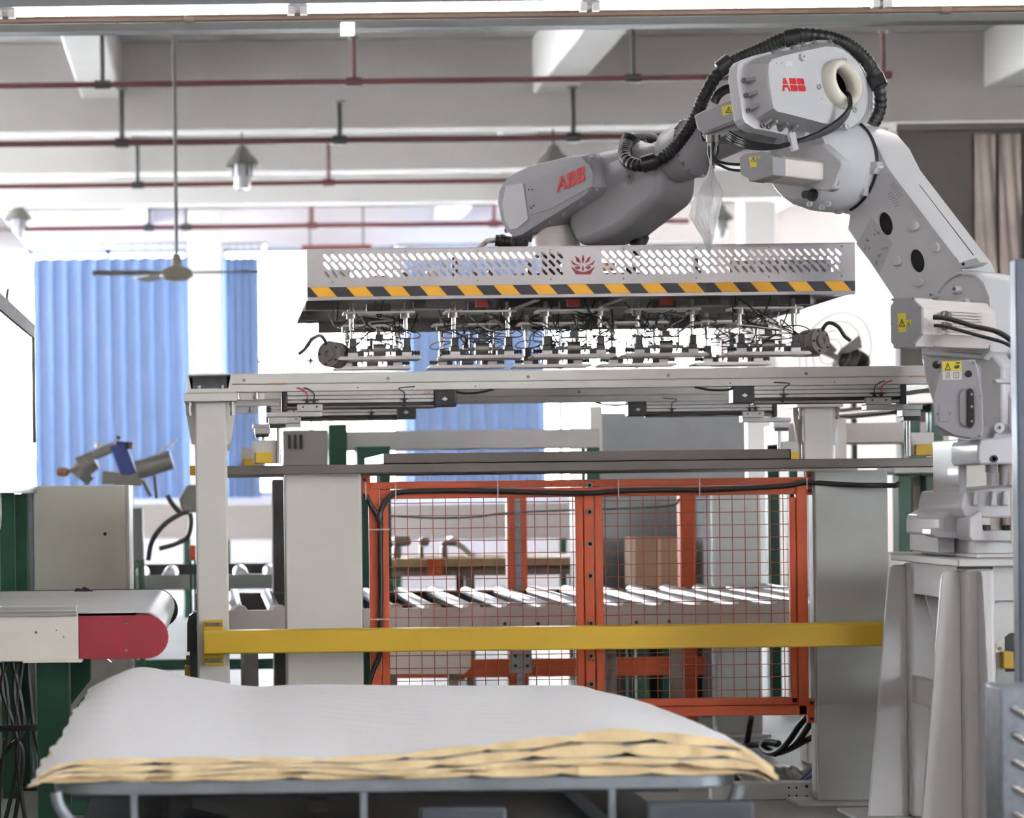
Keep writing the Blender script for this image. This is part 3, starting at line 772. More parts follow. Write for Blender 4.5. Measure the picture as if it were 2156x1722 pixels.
# ------------------------------------------------------------------ roller conveyor behind the gate
YC0, YC1 = 10.05, 11.75
zr = at(800, 1283, YC0).z
conv = thing('roller_conveyor', 'roller conveyor with bright zinc rollers behind the orange gate', 'conveyor', (1.5, 10.9, 0))
rl = .029; me = MB().lathe([(.012, -.03), (.012, 0), (rl * .95, .002), (rl, .006), (rl, YC1 - YC0 - .016), (rl * .95, YC1 - YC0 - .012), (.012, YC1 - YC0 - .01), (.012, YC1 - YC0 + .02)], (0, 0, 0), (0, 1, 0), 24).mesh('roller', roller_m)
x = at(497, 1285, YC0).x; RP = .164
nr = 0
while x < 3.6:
    inst('roller', me, (x, YC0 + .006, zr - .004), conv); x += RP; nr += 1
cream_rail = mat('warm_white_rail', (206, 196, 190), .4, metal=.2)
cz0 = at(800, 1345, YC0).z
me = None
for Y in (YC0 - .03, YC1 + .005):
    q = MB(); q.box(-.12, 3.7, Y, Y + .03, cz0, zr + .005); q.box(-.12, 3.7, Y - (.0 if Y > 11 else .018), Y, cz0 - .004, cz0 + .03)
    obj('side_rail', q, cream_rail if Y < 11 else dark_steel, conv, bevel=.002)
x = at(497, 1285, YC0).x + .02; me = MB().lathe([(.03, 0), (.03, .022), (.028, .024)], (0, 0, 0), (0, 0, 1), 16).mesh('bearing_cap', cream_rail)
while x < 3.6:
    o = inst('bearing_cap', me, (x, YC0 - .004, zr - .004), conv, (math.pi / 2, 0, 0)); x += RP
for X in (.1, 1.9, 3.4):
    for Y in (YC0 - .02, YC1): obj('leg', MB().box(X, X + .06, Y, Y + .03, 0, cz0), mid_steel, conv)
q = MB(); pbox(q, 1040, 1200, 1302, 1350, YC0 - .06, .02)
obj('splice_plate', q, cream_rail, conv)
q = MB(); pbox(q, 1271, 1432, 1296, 1340, YC0 - .06, .02); obj('splice_plate', q, cream_rail, conv)
for x_, y_ in ((1063, 1313), (1133, 1313), (1340, 1310), (1409, 1308)):
    q = MB(); q.cyl(at(x_, y_, YC0 - .06), at(x_, y_, YC0 - .064), .008, 10); obj('hole', q, dark_steel, conv)
t = thing('drive_cover', 'white sheet metal drive cover with a cut corner under the rollers', 'cover', at(900, 1420, 9.9))
q = MB(); q.prism([at(x_, y_, 9.9) for x_, y_ in ((800, 1372), (992, 1372), (992, 1405), (978, 1420), (800, 1420))], (0, .25, 0)); obj('cover', q, cream_m, t, bevel=.004)
q = MB(); q.box(at(820, 1400, 9.9).x, at(840, 1400, 9.9).x, 10.0, 10.05, 0, at(830, 1420, 9.9).z); q.box(at(950, 1400, 9.9).x, at(970, 1400, 9.9).x, 10.0, 10.05, 0, at(960, 1420, 9.9).z); obj('leg', q, mid_steel, t)
t = thing('bracket_plate', 'grey steel bracket plate with four dark bolts under the rollers', 'bracket', at(1097, 1410, 9.95))
q = MB(); pbox(q, 1074, 1120, 1365, 1418, 9.95, .02); obj('plate', q, galv, t, bevel=.003)
for x_, y_ in ((1085, 1380), (1110, 1380), (1085, 1402), (1110, 1402)):
    q = MB(); bolt(q, at(x_, y_, 9.95), (0, -1, 0), .008); obj('bolt', q, black_pl, t)
q = MB(); q.box(at(1090, 1400, 9.95).x, at(1104, 1400, 9.95).x, 9.95, 9.97, 0, at(1097, 1418, 9.95).z); obj('leg', q, galv, t)

# ------------------------------------------------------------------ rear orange fence
YO = 12.3
rf = thing('rear_fence', 'rear orange fence posts and low rail beyond the rollers', 'fence', (1.9, YO, 0))
for x0, x1 in ((1068, 1110), (1432, 1466)):
    a, b = at(x0, 1150, YO).x, at(x1, 1150, YO).x; obj('post', MB().box(a, b, YO, YO + .08, 0, at(x0, 1030, YO).z), orange, rf, bevel=.004)
    if x0 < 1200: obj('channel', MB().box(a + .04, a + .07, YO - .004, YO, .1, at(x0, 1050, YO).z), galv, rf)
q = MB(); q.box(at(780, 1400, YO).x, at(1482, 1400, YO).x, YO - .03, YO + .0, at(1100, 1424, YO).z, at(1100, 1386, YO).z); obj('low_rail', q, orange, rf)
q = MB(); q.tube(smooth_path([at(770, 1082, YO), at(900, 1090, YO), at(1000, 1088, YO), at(1068, 1080, YO), at(1200, 1074, YO), at(1400, 1066, YO), at(1432, 1050, YO)]), .005, 5); tag(obj('wire', q, mat('green_wire', (60, 84, 78), .5)), 'thin sagging green wire strung between the rear orange posts', 'wire')
# ================================================================== GRIPPER
YG0 = 9.6; YG1 = 11.0
gz1 = at(646, 526, YG0).z; gz0 = at(647, 629, YG0).z; gx0 = at(646, 577, YG0).x; gx1 = at(1800, 565, YG0).x
grip = thing('needle_gripper', 'stainless needle gripper box with hazard stripes hung under the robot wrist', 'gripper', ((gx0 + gx1) / 2, (YG0 + YG1) / 2, gz0 - .25))
def slot_loop(cx, cz, y):
    l, w = .0125, .0056; a = math.radians(-47); pts = []
    for k in range(7): t_ = math.pi / 2 - math.pi * k / 6; pts.append((l + w * math.cos(t_), w * math.sin(t_)))
    for k in range(7): t_ = -math.pi / 2 - math.pi * k / 6; pts.append((-l + w * math.cos(t_), w * math.sin(t_)))
    return [V((cx + p * math.cos(a) - q_ * math.sin(a), y, cz + p * math.sin(a) + q_ * math.cos(a))) for p, q_ in pts]
ztape = at(648, 605, YG0).z
def slotted(Y, d):
    loops = [[V((gx0, Y, gz0)), V((gx1, Y, gz0)), V((gx1, Y, gz1)), V((gx0, Y, gz1))]]
    for s0, s1 in ((680, 1190), (1266, 1776)):
        for r, py in enumerate((542.5, 559.5, 577)):
            px = s0 + 8
            while px < s1 - 2:
                p = at(px, py - RHO * (px - 720), YG0); loops.append(slot_loop(p.x, p.z, Y)); px += 16.35
    return MB().plate(loops, (0, d, 0))
obj('front_panel', slotted(YG0, .003), stainless, grip, smooth=False, label='slotted stainless front panel')
obj('rear_panel', slotted(YG1, .003), stainless, grip, smooth=False)
for x in (gx0, gx1 - .003): obj('side_panel', MB().box(x, x + .003, YG0 + .003, YG1, gz0, gz1), stainless, grip)
q = MB(); q.box(gx0, gx1, YG0 - .004, YG0 + .02, gz1, gz1 + .003); q.box(gx0, gx1, YG0 - .002, YG0 + .03, gz0 - .006, gz0); obj('folded_edge', q, stainless, grip)
tp = obj('hazard_tape', MB().box(gx0 + .001, gx1 - .001, YG0 - .0015, YG0 - .0005, gz0 + .006, ztape), tape_k, grip, label='black and yellow hazard tape')
x = at(652, 606, YG0).x; stp = .1485; wst = .0765; sk = .034; zt_, zb_ = ztape - .0005, gz0 + .0065
while x < gx1 - .05:
    a = max(x, gx0 + .002); b = min(x + wst, gx1 - .002)
    q = MB(); q.prism([(a, YG0 - .0016, zt_), (b, YG0 - .0016, zt_), (min(b + sk, gx1 - .002), YG0 - .0016, zb_), (a + sk, YG0 - .0016, zb_)], (0, -.0006, 0))
    obj('stripe', q, tape_y, tp, smooth=False); x += stp
for k in range(8):
    for py in (531, 594):
        c = at(700 + k * 103.5 * 1.48, py - RHO * (k * 153), YG0); q = MB(); bolt(q, c, (0, -1, 0), .004, .003)
        if c.x < gx1 - .02: obj('screw', q, bolt_m, grip)
# valves, cylinders and blocks inside the box, seen through the slots
for i in range(34):
    rnd = random.Random(300 + i); X = gx0 + .06 + (gx1 - gx0 - .14) * (i + rnd.random()) / 34; Y = rnd.uniform(9.75, 10.8); w = rnd.uniform(.015, .07); h_ = rnd.uniform(.03, .14)
    if abs(X - at(1185, 520, 9.98).x) < .16: continue
    q = MB()
    if i % 3 == 0: q.cyl((X, Y, gz0 + .086), (X, Y, gz0 + .086 + h_ * .7), w * .5, 12)
    else: q.box(X, X + w, Y, Y + .06, gz0 + .086, gz0 + .086 + h_ * .75)
    obj('valve', q, rnd.choice((dark_steel, black_pl, mid_steel, cast_alu, dark_steel)), grip)
for x0_, x1_, yb_ in ((660, 752, 10.1), (1560, 1790, 9.9)):
    a_, b_, _z, _w = prect(x0_, x1_, 530, 600, YG0)
    obj('baffle', MB().box(a_ + .02, min(b_, gx1 - .01), yb_, yb_ + .003, gz0 + .05, gz1 - .035), paint_grey, grip)
# leaf emblem
em = MB(); ec = lambda x, y: at(1200 + x / 3.477, 480 + y / 3.477, YG0 - .001)
for P in ([(95, 190), (106, 232), (95, 262), (85, 232)], [(36, 204), (64, 222), (84, 262), (50, 244)], [(154, 204), (128, 222), (107, 262), (140, 244)],
          [(3, 232), (40, 262), (82, 276), (22, 270)], [(188, 232), (150, 262), (110, 276), (168, 270)],
          [(34, 284), (62, 278), (80, 290), (62, 304), (44, 300)], [(156, 284), (128, 278), (112, 290), (128, 304), (146, 300)],
          [(95, 270), (104, 300), (95, 318), (87, 300)],
          [(4, 276), (30, 298), (62, 316), (95, 322), (128, 316), (160, 298), (188, 276), (150, 340), (42, 340)]):
    em.prism([ec(*p) for p in P], (0, -.0006, 0))
obj('emblem', em, dark_red, grip, smooth=False, label='dark red leaf crown emblem')
# inner frame and contents
dk = mat('dark_frame_aluminium', (92, 90, 88), .4, metal=.6, var=.1)
for Y in (9.72, 10.25, 10.85): obj('frame_rail', MB().box(gx0 + .02, gx1 - .02, Y, Y + .05, gz0 + .005, gz0 + .045), dk, grip)
for i in range(6):
    X = gx0 + .05 + (gx1 - gx0 - .15) * i / 5; obj('frame_rail', MB().box(X, X + .045, 9.65, 10.97, gz0 + .046, gz0 + .085), dk, grip)
obj('mount_plate', MB().box(at(1060, 540, 10).x, at(1330, 540, 10).x, 9.8, 10.45, gz0 + .086, gz0 + .11), dk, grip)
for s in (.35, .62):
    obj('brass_block', MB().box(gx0 + (gx1 - gx0) * (.47 if s < .5 else .545), gx0 + (gx1 - gx0) * (.47 if s < .5 else .545) + .05, 9.66, 9.72, gz1 - .09, gz1 - .06), mat('brass', (196, 140, 60), .4, metal=.5), grip)
obj('bottom_skirt', MB().box(gx0 + .1, gx1 - .06, YG1 - .1, YG1 - .06, gz0 - .05, gz0), dk, grip)
q = MB(); q.bar(at(1080, 652, 9.9), at(1130, 632, 9.7), .03, .004); q.bar(at(1250, 650, 9.9), at(1310, 630, 9.7), .03, .004); obj('brace', q, alu, grip)

# needle units: one built, the others copied
U0 = 9.85
uz1 = at(735, 656, U0).z; uz0 = at(735, 757, U0).z
def needle_unit(X, Y, seed):
    rnd = random.Random(seed)
    q = MB(); q.box(X - .148, X + .148, Y, Y + .13, uz1 - .009, uz1)
    u = obj('needle_unit', q, cast_alu, grip, bevel=.001)
    for dx in (-.112, .112):
        q = MB(); q.lathe([(.024, -.02), (.024, 0), (.02, 0)], (X + dx, Y + .02, uz1 - .009), (0, 0, 1), 14); q.lathe([(.02, 0), (.02, .008), (.009, .009), (.009, .03), (.005, .035)], (X + dx, Y + .02, uz1), (0, 0, 1), 12)
        obj('collar', q, mid_steel, u)
        q = MB(); q.lathe([(.011, 0), (.011, -.055), (.0075, -.058), (.0075, uz0 + .03 - uz1)], (X + dx, Y + .02, uz1 - .025), (0, 0, 1), 12); obj('guide_post', q, chrome, u)
        q = MB(); q.box(X + dx - .018, X + dx + .018, Y - .005, Y + .06, uz0 + .012, uz0 + .05); q.box(X + dx - .012, X + dx + .016, Y + .0, Y + .05, uz0 + .05, uz0 + .085); obj('slide_block', q, dark_steel, u, bevel=.003)
        q = MB(); q.box(X + dx - .02, X + dx + .02, Y - .012, Y - .004, uz0 + .012, uz0 + .027); obj('clamp', q, cast_alu, u)
        obj('valve', MB().box(X + dx * .72 - .016, X + dx * .72 + .016, Y + .0, Y + .04, uz0 + .014, uz0 + .036), black_pl, u)
    q = MB(); q.prism([(X - .165, Y - .02, uz0 + .012), (X + .165, Y - .02, uz0 + .012), (X + .175, Y - .03, uz0 + .002), (X + .168, Y - .03, uz0 - .002), (X - .168, Y - .03, uz0 - .002), (X - .175, Y - .03, uz0 + .002)], (0, .17, 0)); obj('needle_plate', q, cast_alu, u)
    q = MB(); q.cyl((X - .027, Y + .015, uz0 + .038), (X + .027, Y + .015, uz0 + .038), .026, 20); q.cyl((X - .075, Y + .015, uz0 + .038), (X + .075, Y + .015, uz0 + .038), .008, 10); q.lathe([(.02, -.05), (.02, -.042)], (X, Y + .015, uz0 + .038), (1, 0, 0), 14); q.lathe([(.02, .042), (.02, .05)], (X, Y + .015, uz0 + .038), (1, 0, 0), 14)
    obj('cylinder', q, mid_steel, u)
    q = MB(); q.box(X - .055, X + .055, Y - .01, Y + .03, uz0 + .078, uz0 + .084)
    for d in (-.052, .05): q.box(X + d, X + d + .004, Y - .01, Y + .02, uz0 + .03, uz0 + .11)
    q.box(X - .016, X + .016, Y - .005, Y + .03, uz0 + .085, uz0 + .104); q.lathe([(.008, 0), (.008, .03), (.004, .032)], (X - .004, Y + .01, uz0 + .1), (0, 0, 1), 8)
    obj('bracket', q, dark_steel, u)
    for s in (-1, 1):
        q = MB(); q.cyl((X + s * .13, Y + .02, uz0 + .026), (X + s * .168, Y + .02, uz0 + .026), .007, 8)
        for k in range(3): q.lathe([(.010, -.003), (.010, .003)], (X + s * (.138 + .012 * k), Y + .02, uz0 + .026), (1, 0, 0), 8)
        obj('spring', q, dark_steel, u)
    for k in range(11):
        a = V((X + rnd.uniform(-.14, .14), Y + rnd.uniform(-.01, .1), uz1 - .012)); b = V((X + rnd.uniform(-.13, .13), Y + rnd.uniform(-.02, .06), uz0 + rnd.uniform(.04, .11)))
        m1 = a.lerp(b, .35) + V((rnd.uniform(-.1, .1), rnd.uniform(-.06, .02), rnd.uniform(-.04, .01))); m2 = a.lerp(b, .7) + V((rnd.uniform(-.12, .12), rnd.uniform(-.05, .02), rnd.uniform(-.02, .03)))
        q = MB(); q.tube(smooth_path([a, m1, m2, b], 6), rnd.choice((.002, .0026, .003)), 5); obj('air_hose', q, rnd.choice((black_rub, black_rub, silver_wire, dark_steel, dark_steel)), u)
    for s in (-1, 1):
        P = [V((X + s * .05, Y, uz0 + .115)), V((X + s * .12, Y - .02, uz0 + .118)), V((X + s * .165, Y - .02, uz0 + .1)), V((X + s * .15, Y, uz0 + .085)), V((X + s * .06, Y + .01, uz0 + .09))]
        q = MB(); q.tube(smooth_path(P, 6), .0022, 5); obj('air_hose', q, dark_steel, u)
    q = MB(); q.box(X - .05, X + .05, Y + .03, Y + .09, uz1, gz0); obj('hanger', q, dark_steel, u)
for k, px in enumerate((799, 1014, 1208, 1402, 1617)):
    X = at(px, 700, U0).x
    needle_unit(X, U0, k)
    needle_unit(X + .02, 10.62, 20 + k)
for i in range(26):
    q = MB(); rnd = random.Random(100 + i); X = gx0 + .1 + (gx1 - gx0 - .2) * (i + .5) / 26
    a = V((X, 9.75 + rnd.random() * .9, gz0 + .01)); b = a + V((rnd.uniform(-.15, .15), rnd.uniform(-.05, .2), rnd.uniform(-.01, .01)))
    q.tube(smooth_path([a, a.lerp(b, .3) + V((0, 0, -rnd.uniform(.03, .09))), a.lerp(b, .7) + V((0, 0, -rnd.uniform(.03, .09))), b], 5), .004, 6)
    obj('hose_loop', q, black_rub, grip)
rd = mat('red_manifold', (150, 40, 36), .45)
for px in (880, 1012, 1204, 1400, 1500):
    c = at(px, 643, 9.78); obj('valve_block', MB().box(c.x - .02, c.x + .03, 9.76, 9.80, gz0 - .03, gz0), rd if px in (1012, 1204, 1400) else dark_steel, grip)
def reel(px, py, Y, s):
    c = at(px, py, Y); ax = V((-.55 * s, -.83, .05))
    q = MB(); q.lathe([(.045, -.09), (.055, -.08), (.055, -.05), (.05, -.045), (.055, -.03), (.055, 0), (.03, .002), (.03, .014), (.012, .015), (.01, .008)], c, ax, 20); r = obj('rotary_drive', q, mat('grey_motor_shell', (128, 124, 120), .4, metal=.4), grip)
    for k in range(5):
        a = k * 1.257; u, v, w = frame_of(ax); q = MB(); q.cyl(c + (u * math.cos(a) + v * math.sin(a)) * .044, c + (u * math.cos(a) + v * math.sin(a)) * .044 + w * .004, .005, 8); obj('screw', q, black_pl, r)
    q = MB(); q.box(min(c.x, c.x + s * .1), max(c.x, c.x + s * .1), Y + .01, Y + .08, uz0, uz0 + .035); obj('arm', q, dark_steel, r)
    q = MB(); q.tube(smooth_path([c + V((0, .02, .03)), c + V((-s * .03, 0, .075)), c + V((-s * .07, -.01, .06)), c + V((-s * .10, 0, .02)), c + V((-s * .125, 0, .0))], 6), .008, 7); obj('cable', q, dark_steel, r)
reel(692, 745, 9.86, 1); reel(1728, 718, 9.98, -1)

# ================================================================== ROBOT STAND
SX, SY0, SY1 = at(2030, 1195, 8.2).x, 8.2, 8.96
sz = at(2030, 1195, 8.2).z; SX1 = SX + .78
stand = thing('robot_stand', 'welded grey four-legged steel stand carrying the robot', 'stand', ((SX + SX1) / 2, 8.58, 0))
obj('top_plate', MB().box(SX - .03, SX1 + .03, SY0 - .03, SY1 + .03, sz + .004, sz + .03), stand_paint, stand, bevel=.004)
q = MB(); q.box(SX + .06, SX1 - .06, SY0 + .06, SY1 - .06, sz + .03, sz + .045); obj('wear_plate', q, stand_paint, stand, bevel=.003)
for a in ((SX + .1, SX1 - .1, SY0 + .006, SY0 + .026), (SX + .1, SX1 - .1, SY1 - .026, SY1 - .006), (SX + .006, SX + .026, SY0 + .1, SY1 - .1), (SX1 - .026, SX1 - .006, SY0 + .1, SY1 - .1)):
    obj('apron', MB().box(a[0], a[1], a[2], a[3], sz - .115, sz + .004), stand_paint, stand)
    obj('cross_bar', MB().box(a[0], a[1], a[2], a[3], sz - .52, sz - .42), stand_paint, stand)
for x in (SX, SX1 - .11):
    for y in (SY0, SY1 - .11):
        q = MB(); q.box(x, x + .11, y, y + .11, 0.012, sz - .004); obj('leg', q, stand_paint, stand, bevel=.018, seg=4)
        s = -1 if x == SX else 1; xe_ = x if s < 0 else x + .11
        q = MB(); yy = y + .045
        q.prism([(xe_, yy, .012), (xe_, yy, sz - .012), (xe_ + s * .045, yy, sz - .012), (xe_ + s * .06, yy, sz - .025), (xe_ + s * .065, yy, sz - .05), (xe_ + s * .15, yy, .012)], (0, .018, 0)); obj('fin', q, stand_paint, stand, bevel=.003)
        s2 = -1 if y == SY0 else 1; ye = y if s2 < 0 else y + .11
        q = MB(); xx = x + .045
        q.prism([(xx, ye, .012), (xx, ye, sz - .012), (xx, ye + s2 * .035, sz - .012), (xx, ye + s2 * .05, sz - .03), (xx, ye + s2 * .17, .012)], (.018, 0, 0)); obj('fin', q, stand_paint, stand, bevel=.003)
        obj('foot_plate', MB().box(x - .2 if s < 0 else x - .05, x + .16 if s < 0 else x + .31, y - .2 if s2 < 0 else y - .05, y + .16 if s2 < 0 else y + .31, 0, .012), stand_paint, stand)
for y in (8.32, 8.72):
    q = MB(); q.prism([(SX + .02, y, sz - .115), (SX + .11, y, sz - .115), (SX + .09, y, sz - .2), (SX + .05, y, sz - .24)], (0, .014, 0)); obj('gusset', q, stand_paint, stand)
q = MB(); q.prism([(SX + .11, SY0 + .03, sz - .115), (SX + .32, SY0 + .03, sz - .115), (SX + .11, SY0 + .03, sz - .27)], (0, .014, 0)); obj('gusset', q, stand_paint, stand)

# ================================================================== ROBOT
FW = V((-.6, .8, 0)); LT = V((-.8, -.6, 0))
AX = (FW * .978 + V((0, 0, -.207))).normalized(); UP = (V((0, 0, 1)) - AX * AX.z).normalized(); RT = AX.cross(UP)
robot = thing('industrial_robot', 'large light grey six-axis industrial robot arm holding the gripper', 'robot', ((SX + SX1) / 2 - .02, 8.58, sz + .045))
rb = lambda n, q, m=robot_paint, p=None, bev=0, **k: obj(n, q, m, p or robot, bevel=bev, **k)
def slab(pts, p0, n, vec): return MB().prism(onpl(pts, p0, n), vec)

# --- rear housing of the upper arm
pf = at(1765, 180, 8.9); pg = pf + AX * .12
FL = [(1551,161),(1553,136),(1561,126),(1587,117),(1650,102),(1720,84),(1750,84),(1764,90),(1786,106),(1808,128),(1824,158),(1831,191),(1832,218),(1829,248),(1821,266),(1799,284),(1777,295),(1698,293),(1619,276),(1587,270),(1570,259),(1564,249)]
FC = [(1618,155),(1619,134),(1625,125),(1650,117),(1690,108),(1737,98),(1760,99),(1774,104),(1790,116),(1808,137),(1820,165),(1826,195),(1825,222),(1820,240),(1810,255),(1793,266),(1768,268),(1725,257),(1660,240),(1637,235),(1629,228),(1626,215)]
mixp = lambda A_, B_, f: [(a[0] + (b[0] - a[0]) * f, a[1] + (b[1] - a[1]) * f) for a, b in zip(A_, B_)]
MID = mixp(FL, FC, .42)
r0 = onpl(FL, pg, AX); r3 = onpl(FC, pf, AX)
rm = onpl(mixp(FL, FC, .35), pg, AX); rn = onpl(mixp(FL, FC, .90), pf + AX * .02, AX)
ctr = sum(r0, V((0, 0, 0))) / len(r0)
back = [ctr + AX * .12 + RT * .07 + (p - ctr) * .62 for p in r0]
q = MB(); q.loft([back, [ctr + AX * .05 + (p - ctr) * .93 for p in r0], [ctr + AX * .045 + (p - ctr) * .99 for p in r0], [p + AX * .04 for p in r0], r0, [ctr + (p - ctr) * .975 - AX * .004 for p in r0], rm, rn, [p + AX * .004 for p in r3], r3], True, False)
hole = [pf + (RT * math.cos(2 * math.pi * k / 28) + UP * math.sin(2 * math.pi * k / 28)) * .068 for k in range(28)]
ci = [onp(px, py, pf, AX) for px, py in FC]; ci = [ctr2 for ctr2 in ci]
q.plate([r3, hole], AX * .0005)
hs = rb('rear_housing', q, ang=.45)
q = MB(); q.lathe([(.068, .17), (.068, -.005)], pf, AX, 28, False); q.lathe([(.001, .17), (.068, .17)], pf, AX, 28, False); rb('bore', q, void_m)
q = MB(); q.lathe([(.095, 0), (.096, .012), (.094, .028), (.086, .044), (.076, .050), (.066, .046), (.058, .034), (.055, .02), (.056, .0), (.06, -.012)], pf, -AX, 36, False)
rg = rb('cable_ring', q, ring_m, ang=2, label='ivory plastic cable ring')
for px, py in ((1723, 183), (1777, 128), (1798, 232)):
    c = onp(px, py, pf, AX); q = MB(); q.lathe([(.011, 0), (.011, .008), (.007, .009), (.007, .016), (.003, .016)], c, -AX, 12); obj('ring_screw', q, robot_paint, rg)
for px, py in ((1686, 122), (1778, 268)):
    c = onp(px, py, pf, AX); q = MB(); q.lathe([(.014, 0), (.014, .014), (.011, .016), (.005, .016), (.005, .006)], c, -AX, 14); rb('plug', q)
for px, py in ((1634, 133), (1646, 133.5), (1793, 147), (1730, 208)):
    c = onp(px, py, pf, AX); q = MB(); q.cyl(c, c - AX * .0006, .0022, 8); rb('drill_hole', q, void_m)
q = slab([(1652, 128.5), (1668, 129.5), (1669, 140), (1653, 139)], pf - AX * .0006, AX, -AX * .0004); rb('sticker', q, label_w)
lx = (onp(1699, 181, pf, AX) - onp(1648, 180, pf, AX)); 
lo = onp(1647.5, 191.5, pf - AX * .001, AX); logo('lettering', lo, lx.normalized(), UP, .050, red_logo, robot, -AX * .001)
# bolt pockets round the flange: raised ridges, darker grey painting the groove shade
for f0, f1, t_ in ((0, 21, .12), (0, 21, .5), (0, 21, .88)) + tuple((k, k + 1, .5) for k in (3,)) + ((4, 5, .15), (4, 5, .5), (4, 5, .85), (5, 6, .8), (18, 19, .3), (18, 19, .75), (17, 18, .5), (17, 18, .8), (16, 17, .35), (15, 16, .2)):
    a = V(FL[f0]).lerp(V(FL[f1]), t_); b = V(FC[f0]).lerp(V(FC[f1]), t_)
    s_ = a.lerp(b, .22); e_ = a.lerp(b, .62)
    p0 = onp(s_.x, s_.y, pg - AX * .004, AX); p1 = onp(e_.x, e_.y, pg - AX * .044, AX)
    q = MB(); q.tube([p0, p0.lerp(p1, .5), p0.lerp(p1, .9), p1], [.0085, .0085, .008, .004], 10); pk = rb('bolt_pocket', q, robot_dark)
    q = MB(); bolt(q, onp(a.lerp(b, .17).x, a.lerp(b, .17).y, pg - AX * .006, AX), -AX, .009, .008); obj('bolt', q, bolt_m, pk)
# --- motor behind the housing
pm4 = at(1510, 240, 9.02)
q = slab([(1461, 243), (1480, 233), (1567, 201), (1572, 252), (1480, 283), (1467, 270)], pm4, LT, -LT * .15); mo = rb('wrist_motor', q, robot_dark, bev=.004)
q = slab([(1481, 236), (1553, 209), (1557, 250), (1486, 277)], pm4 + LT * .002, LT, LT * .002); obj('cover', q, robot_dark, mo, bevel=.001)
q = slab([(1476, 283), (1566, 254), (1572, 268), (1488, 300)], pm4 - LT * .02, LT, -LT * .11); obj('lower_shell', q, robot_dark, mo, bevel=.004)
q = slab([(1519, 225), (1544, 217), (1546, 237), (1522, 245)], pm4 + LT * .0045, LT, LT * .0006); lb = obj('warning_label', q, label_y, mo)
def tri(p, w, h, pl, n, par, m=black_pl, th=.12):
    cx_, cy_ = p
    o_ = [(cx_, cy_ - h / 2), (cx_ + w / 2, cy_ + h / 2), (cx_ - w / 2, cy_ + h / 2)]; i_ = [(cx_ + (x - cx_) * (1 - 2.6 * th), cy_ + h * .06 + (y - cy_) * (1 - 2.6 * th)) for x, y in o_]
    q = MB(); q.plate([onpl(o_, pl, n), onpl(i_, pl, n)], n * .0004)
    q.prism(onpl([(cx_ - w * .05, cy_ - h * .12), (cx_ + w * .05, cy_ - h * .12), (cx_ + w * .03, cy_ + h * .26), (cx_ - w * .03, cy_ + h * .26)], pl, n), n * .0004)
    return obj('warning_triangle', q, m, par, smooth=False)
tri((1534, 231), 13, 14, pm4 + LT * .0056, LT, mo)
c = at(1503, 292, 9.0)
for dx in (-8, 6):
    a = at(1503 + dx, 296, 9.0); q = MB(); q.lathe([(.014, .02), (.014, -.006), (.010, -.008), (.010, -.02)], a, (0, 0, 1), 12); obj('cable_gland', q, bolt_m, mo)
for pts in ([(1495, 300), (1492, 320), (1496, 335), (1497, 348), (1493, 356)], [(1502, 300), (1500, 322), (1506, 340), (1525, 352), (1545, 358), (1572, 359)], [(1509, 300), (1511, 318), (1506, 334), (1520, 342), (1545, 346), (1572, 346)], [(1500, 300), (1500, 330), (1499, 350)]):
    q = MB(); q.tube(smooth_path([at(x, y, 9.0) for x, y in pts], 6), .0055, 7); obj('motor_lead', q, black_rub, mo)
# --- joint three, its motor and cover
pa3 = at(1765, 350, 9.12)
q = MB(); q.lathe([(.165, .0), (.178, .01), (.178, .12), (.172, .15), (.165, .2), (.15, .235), (.14, .25), (.05, .255)], pa3 - LT * .01, LT, 40); jt = rb('elbow_joint', q, ang=.9)
pj = pa3 + LT * .247
c = onp(1712, 411, pj, LT); q = MB(); q.lathe([(.024, 0), (.024, .008), (.018, .01), (.018, .02), (.015, .02), (.015, .05), (.013, .052)], c, LT, 16); obj('knob', q, black_pl, jt)
for px, py in ((1745, 430), (1706, 430), (1765, 385), (1732, 437)):
    q = MB(); bolt(q, onp(px, py, pj, LT), LT, .012, .008); obj('bolt', q, robot_paint, jt)
q = slab([(1650, 318), (1700, 300), (1748, 304), (1790, 340), (1792, 352), (1772, 398), (1758, 405), (1700, 392), (1650, 388)], pa3 + LT * .22, LT, LT * .05); rb('motor_mount', q, bev=.006)
pe = pa3 + LT * .56
CAP3 = [(1556, 332), (1566, 323), (1606, 320), (1628, 330), (1628, 368), (1620, 372), (1582, 383), (1576, 382), (1575, 376), (1563, 370), (1558, 367)]
em3 = onpl(CAP3, pe, LT)
q = MB(); q.prism(em3, -LT * .07); mo3 = rb('elbow_motor', q, robot_dark, bev=.004)
ce = sum(em3, V((0, 0, 0))) / len(em3)
q = MB(); q.prism([ce + (p - ce) * .93 - LT * .07 for p in em3], -LT * .25); obj('motor_body', q, cast_alu, mo3, bevel=.006)
for k in range(4):
    a = ce - LT * (.14) + V((0, 0, .02 - .012 * k)); d_ = (AX * -1)
    q = MB(); q.obox(ce - LT * .2 + V((0, 0, .028 - .012 * k)) - FW * .068, LT * .06, FW * .004, V((0, 0, .0025))); obj('fin', q, cast_alu, mo3)
q = slab([(1577, 331), (1592, 329), (1594, 351), (1580, 353)], pe + LT * .0005, LT, LT * .0006); obj('warning_label', q, label_y, mo3)
tri((1586, 335), 10, 11, pe + LT * .0013, LT, mo3)
q = slab([(1594, 330), (1600, 329), (1601, 334), (1595, 335)], pe + LT * .0005, LT, LT * .0006); obj('warning_label', q, label_y, mo3)
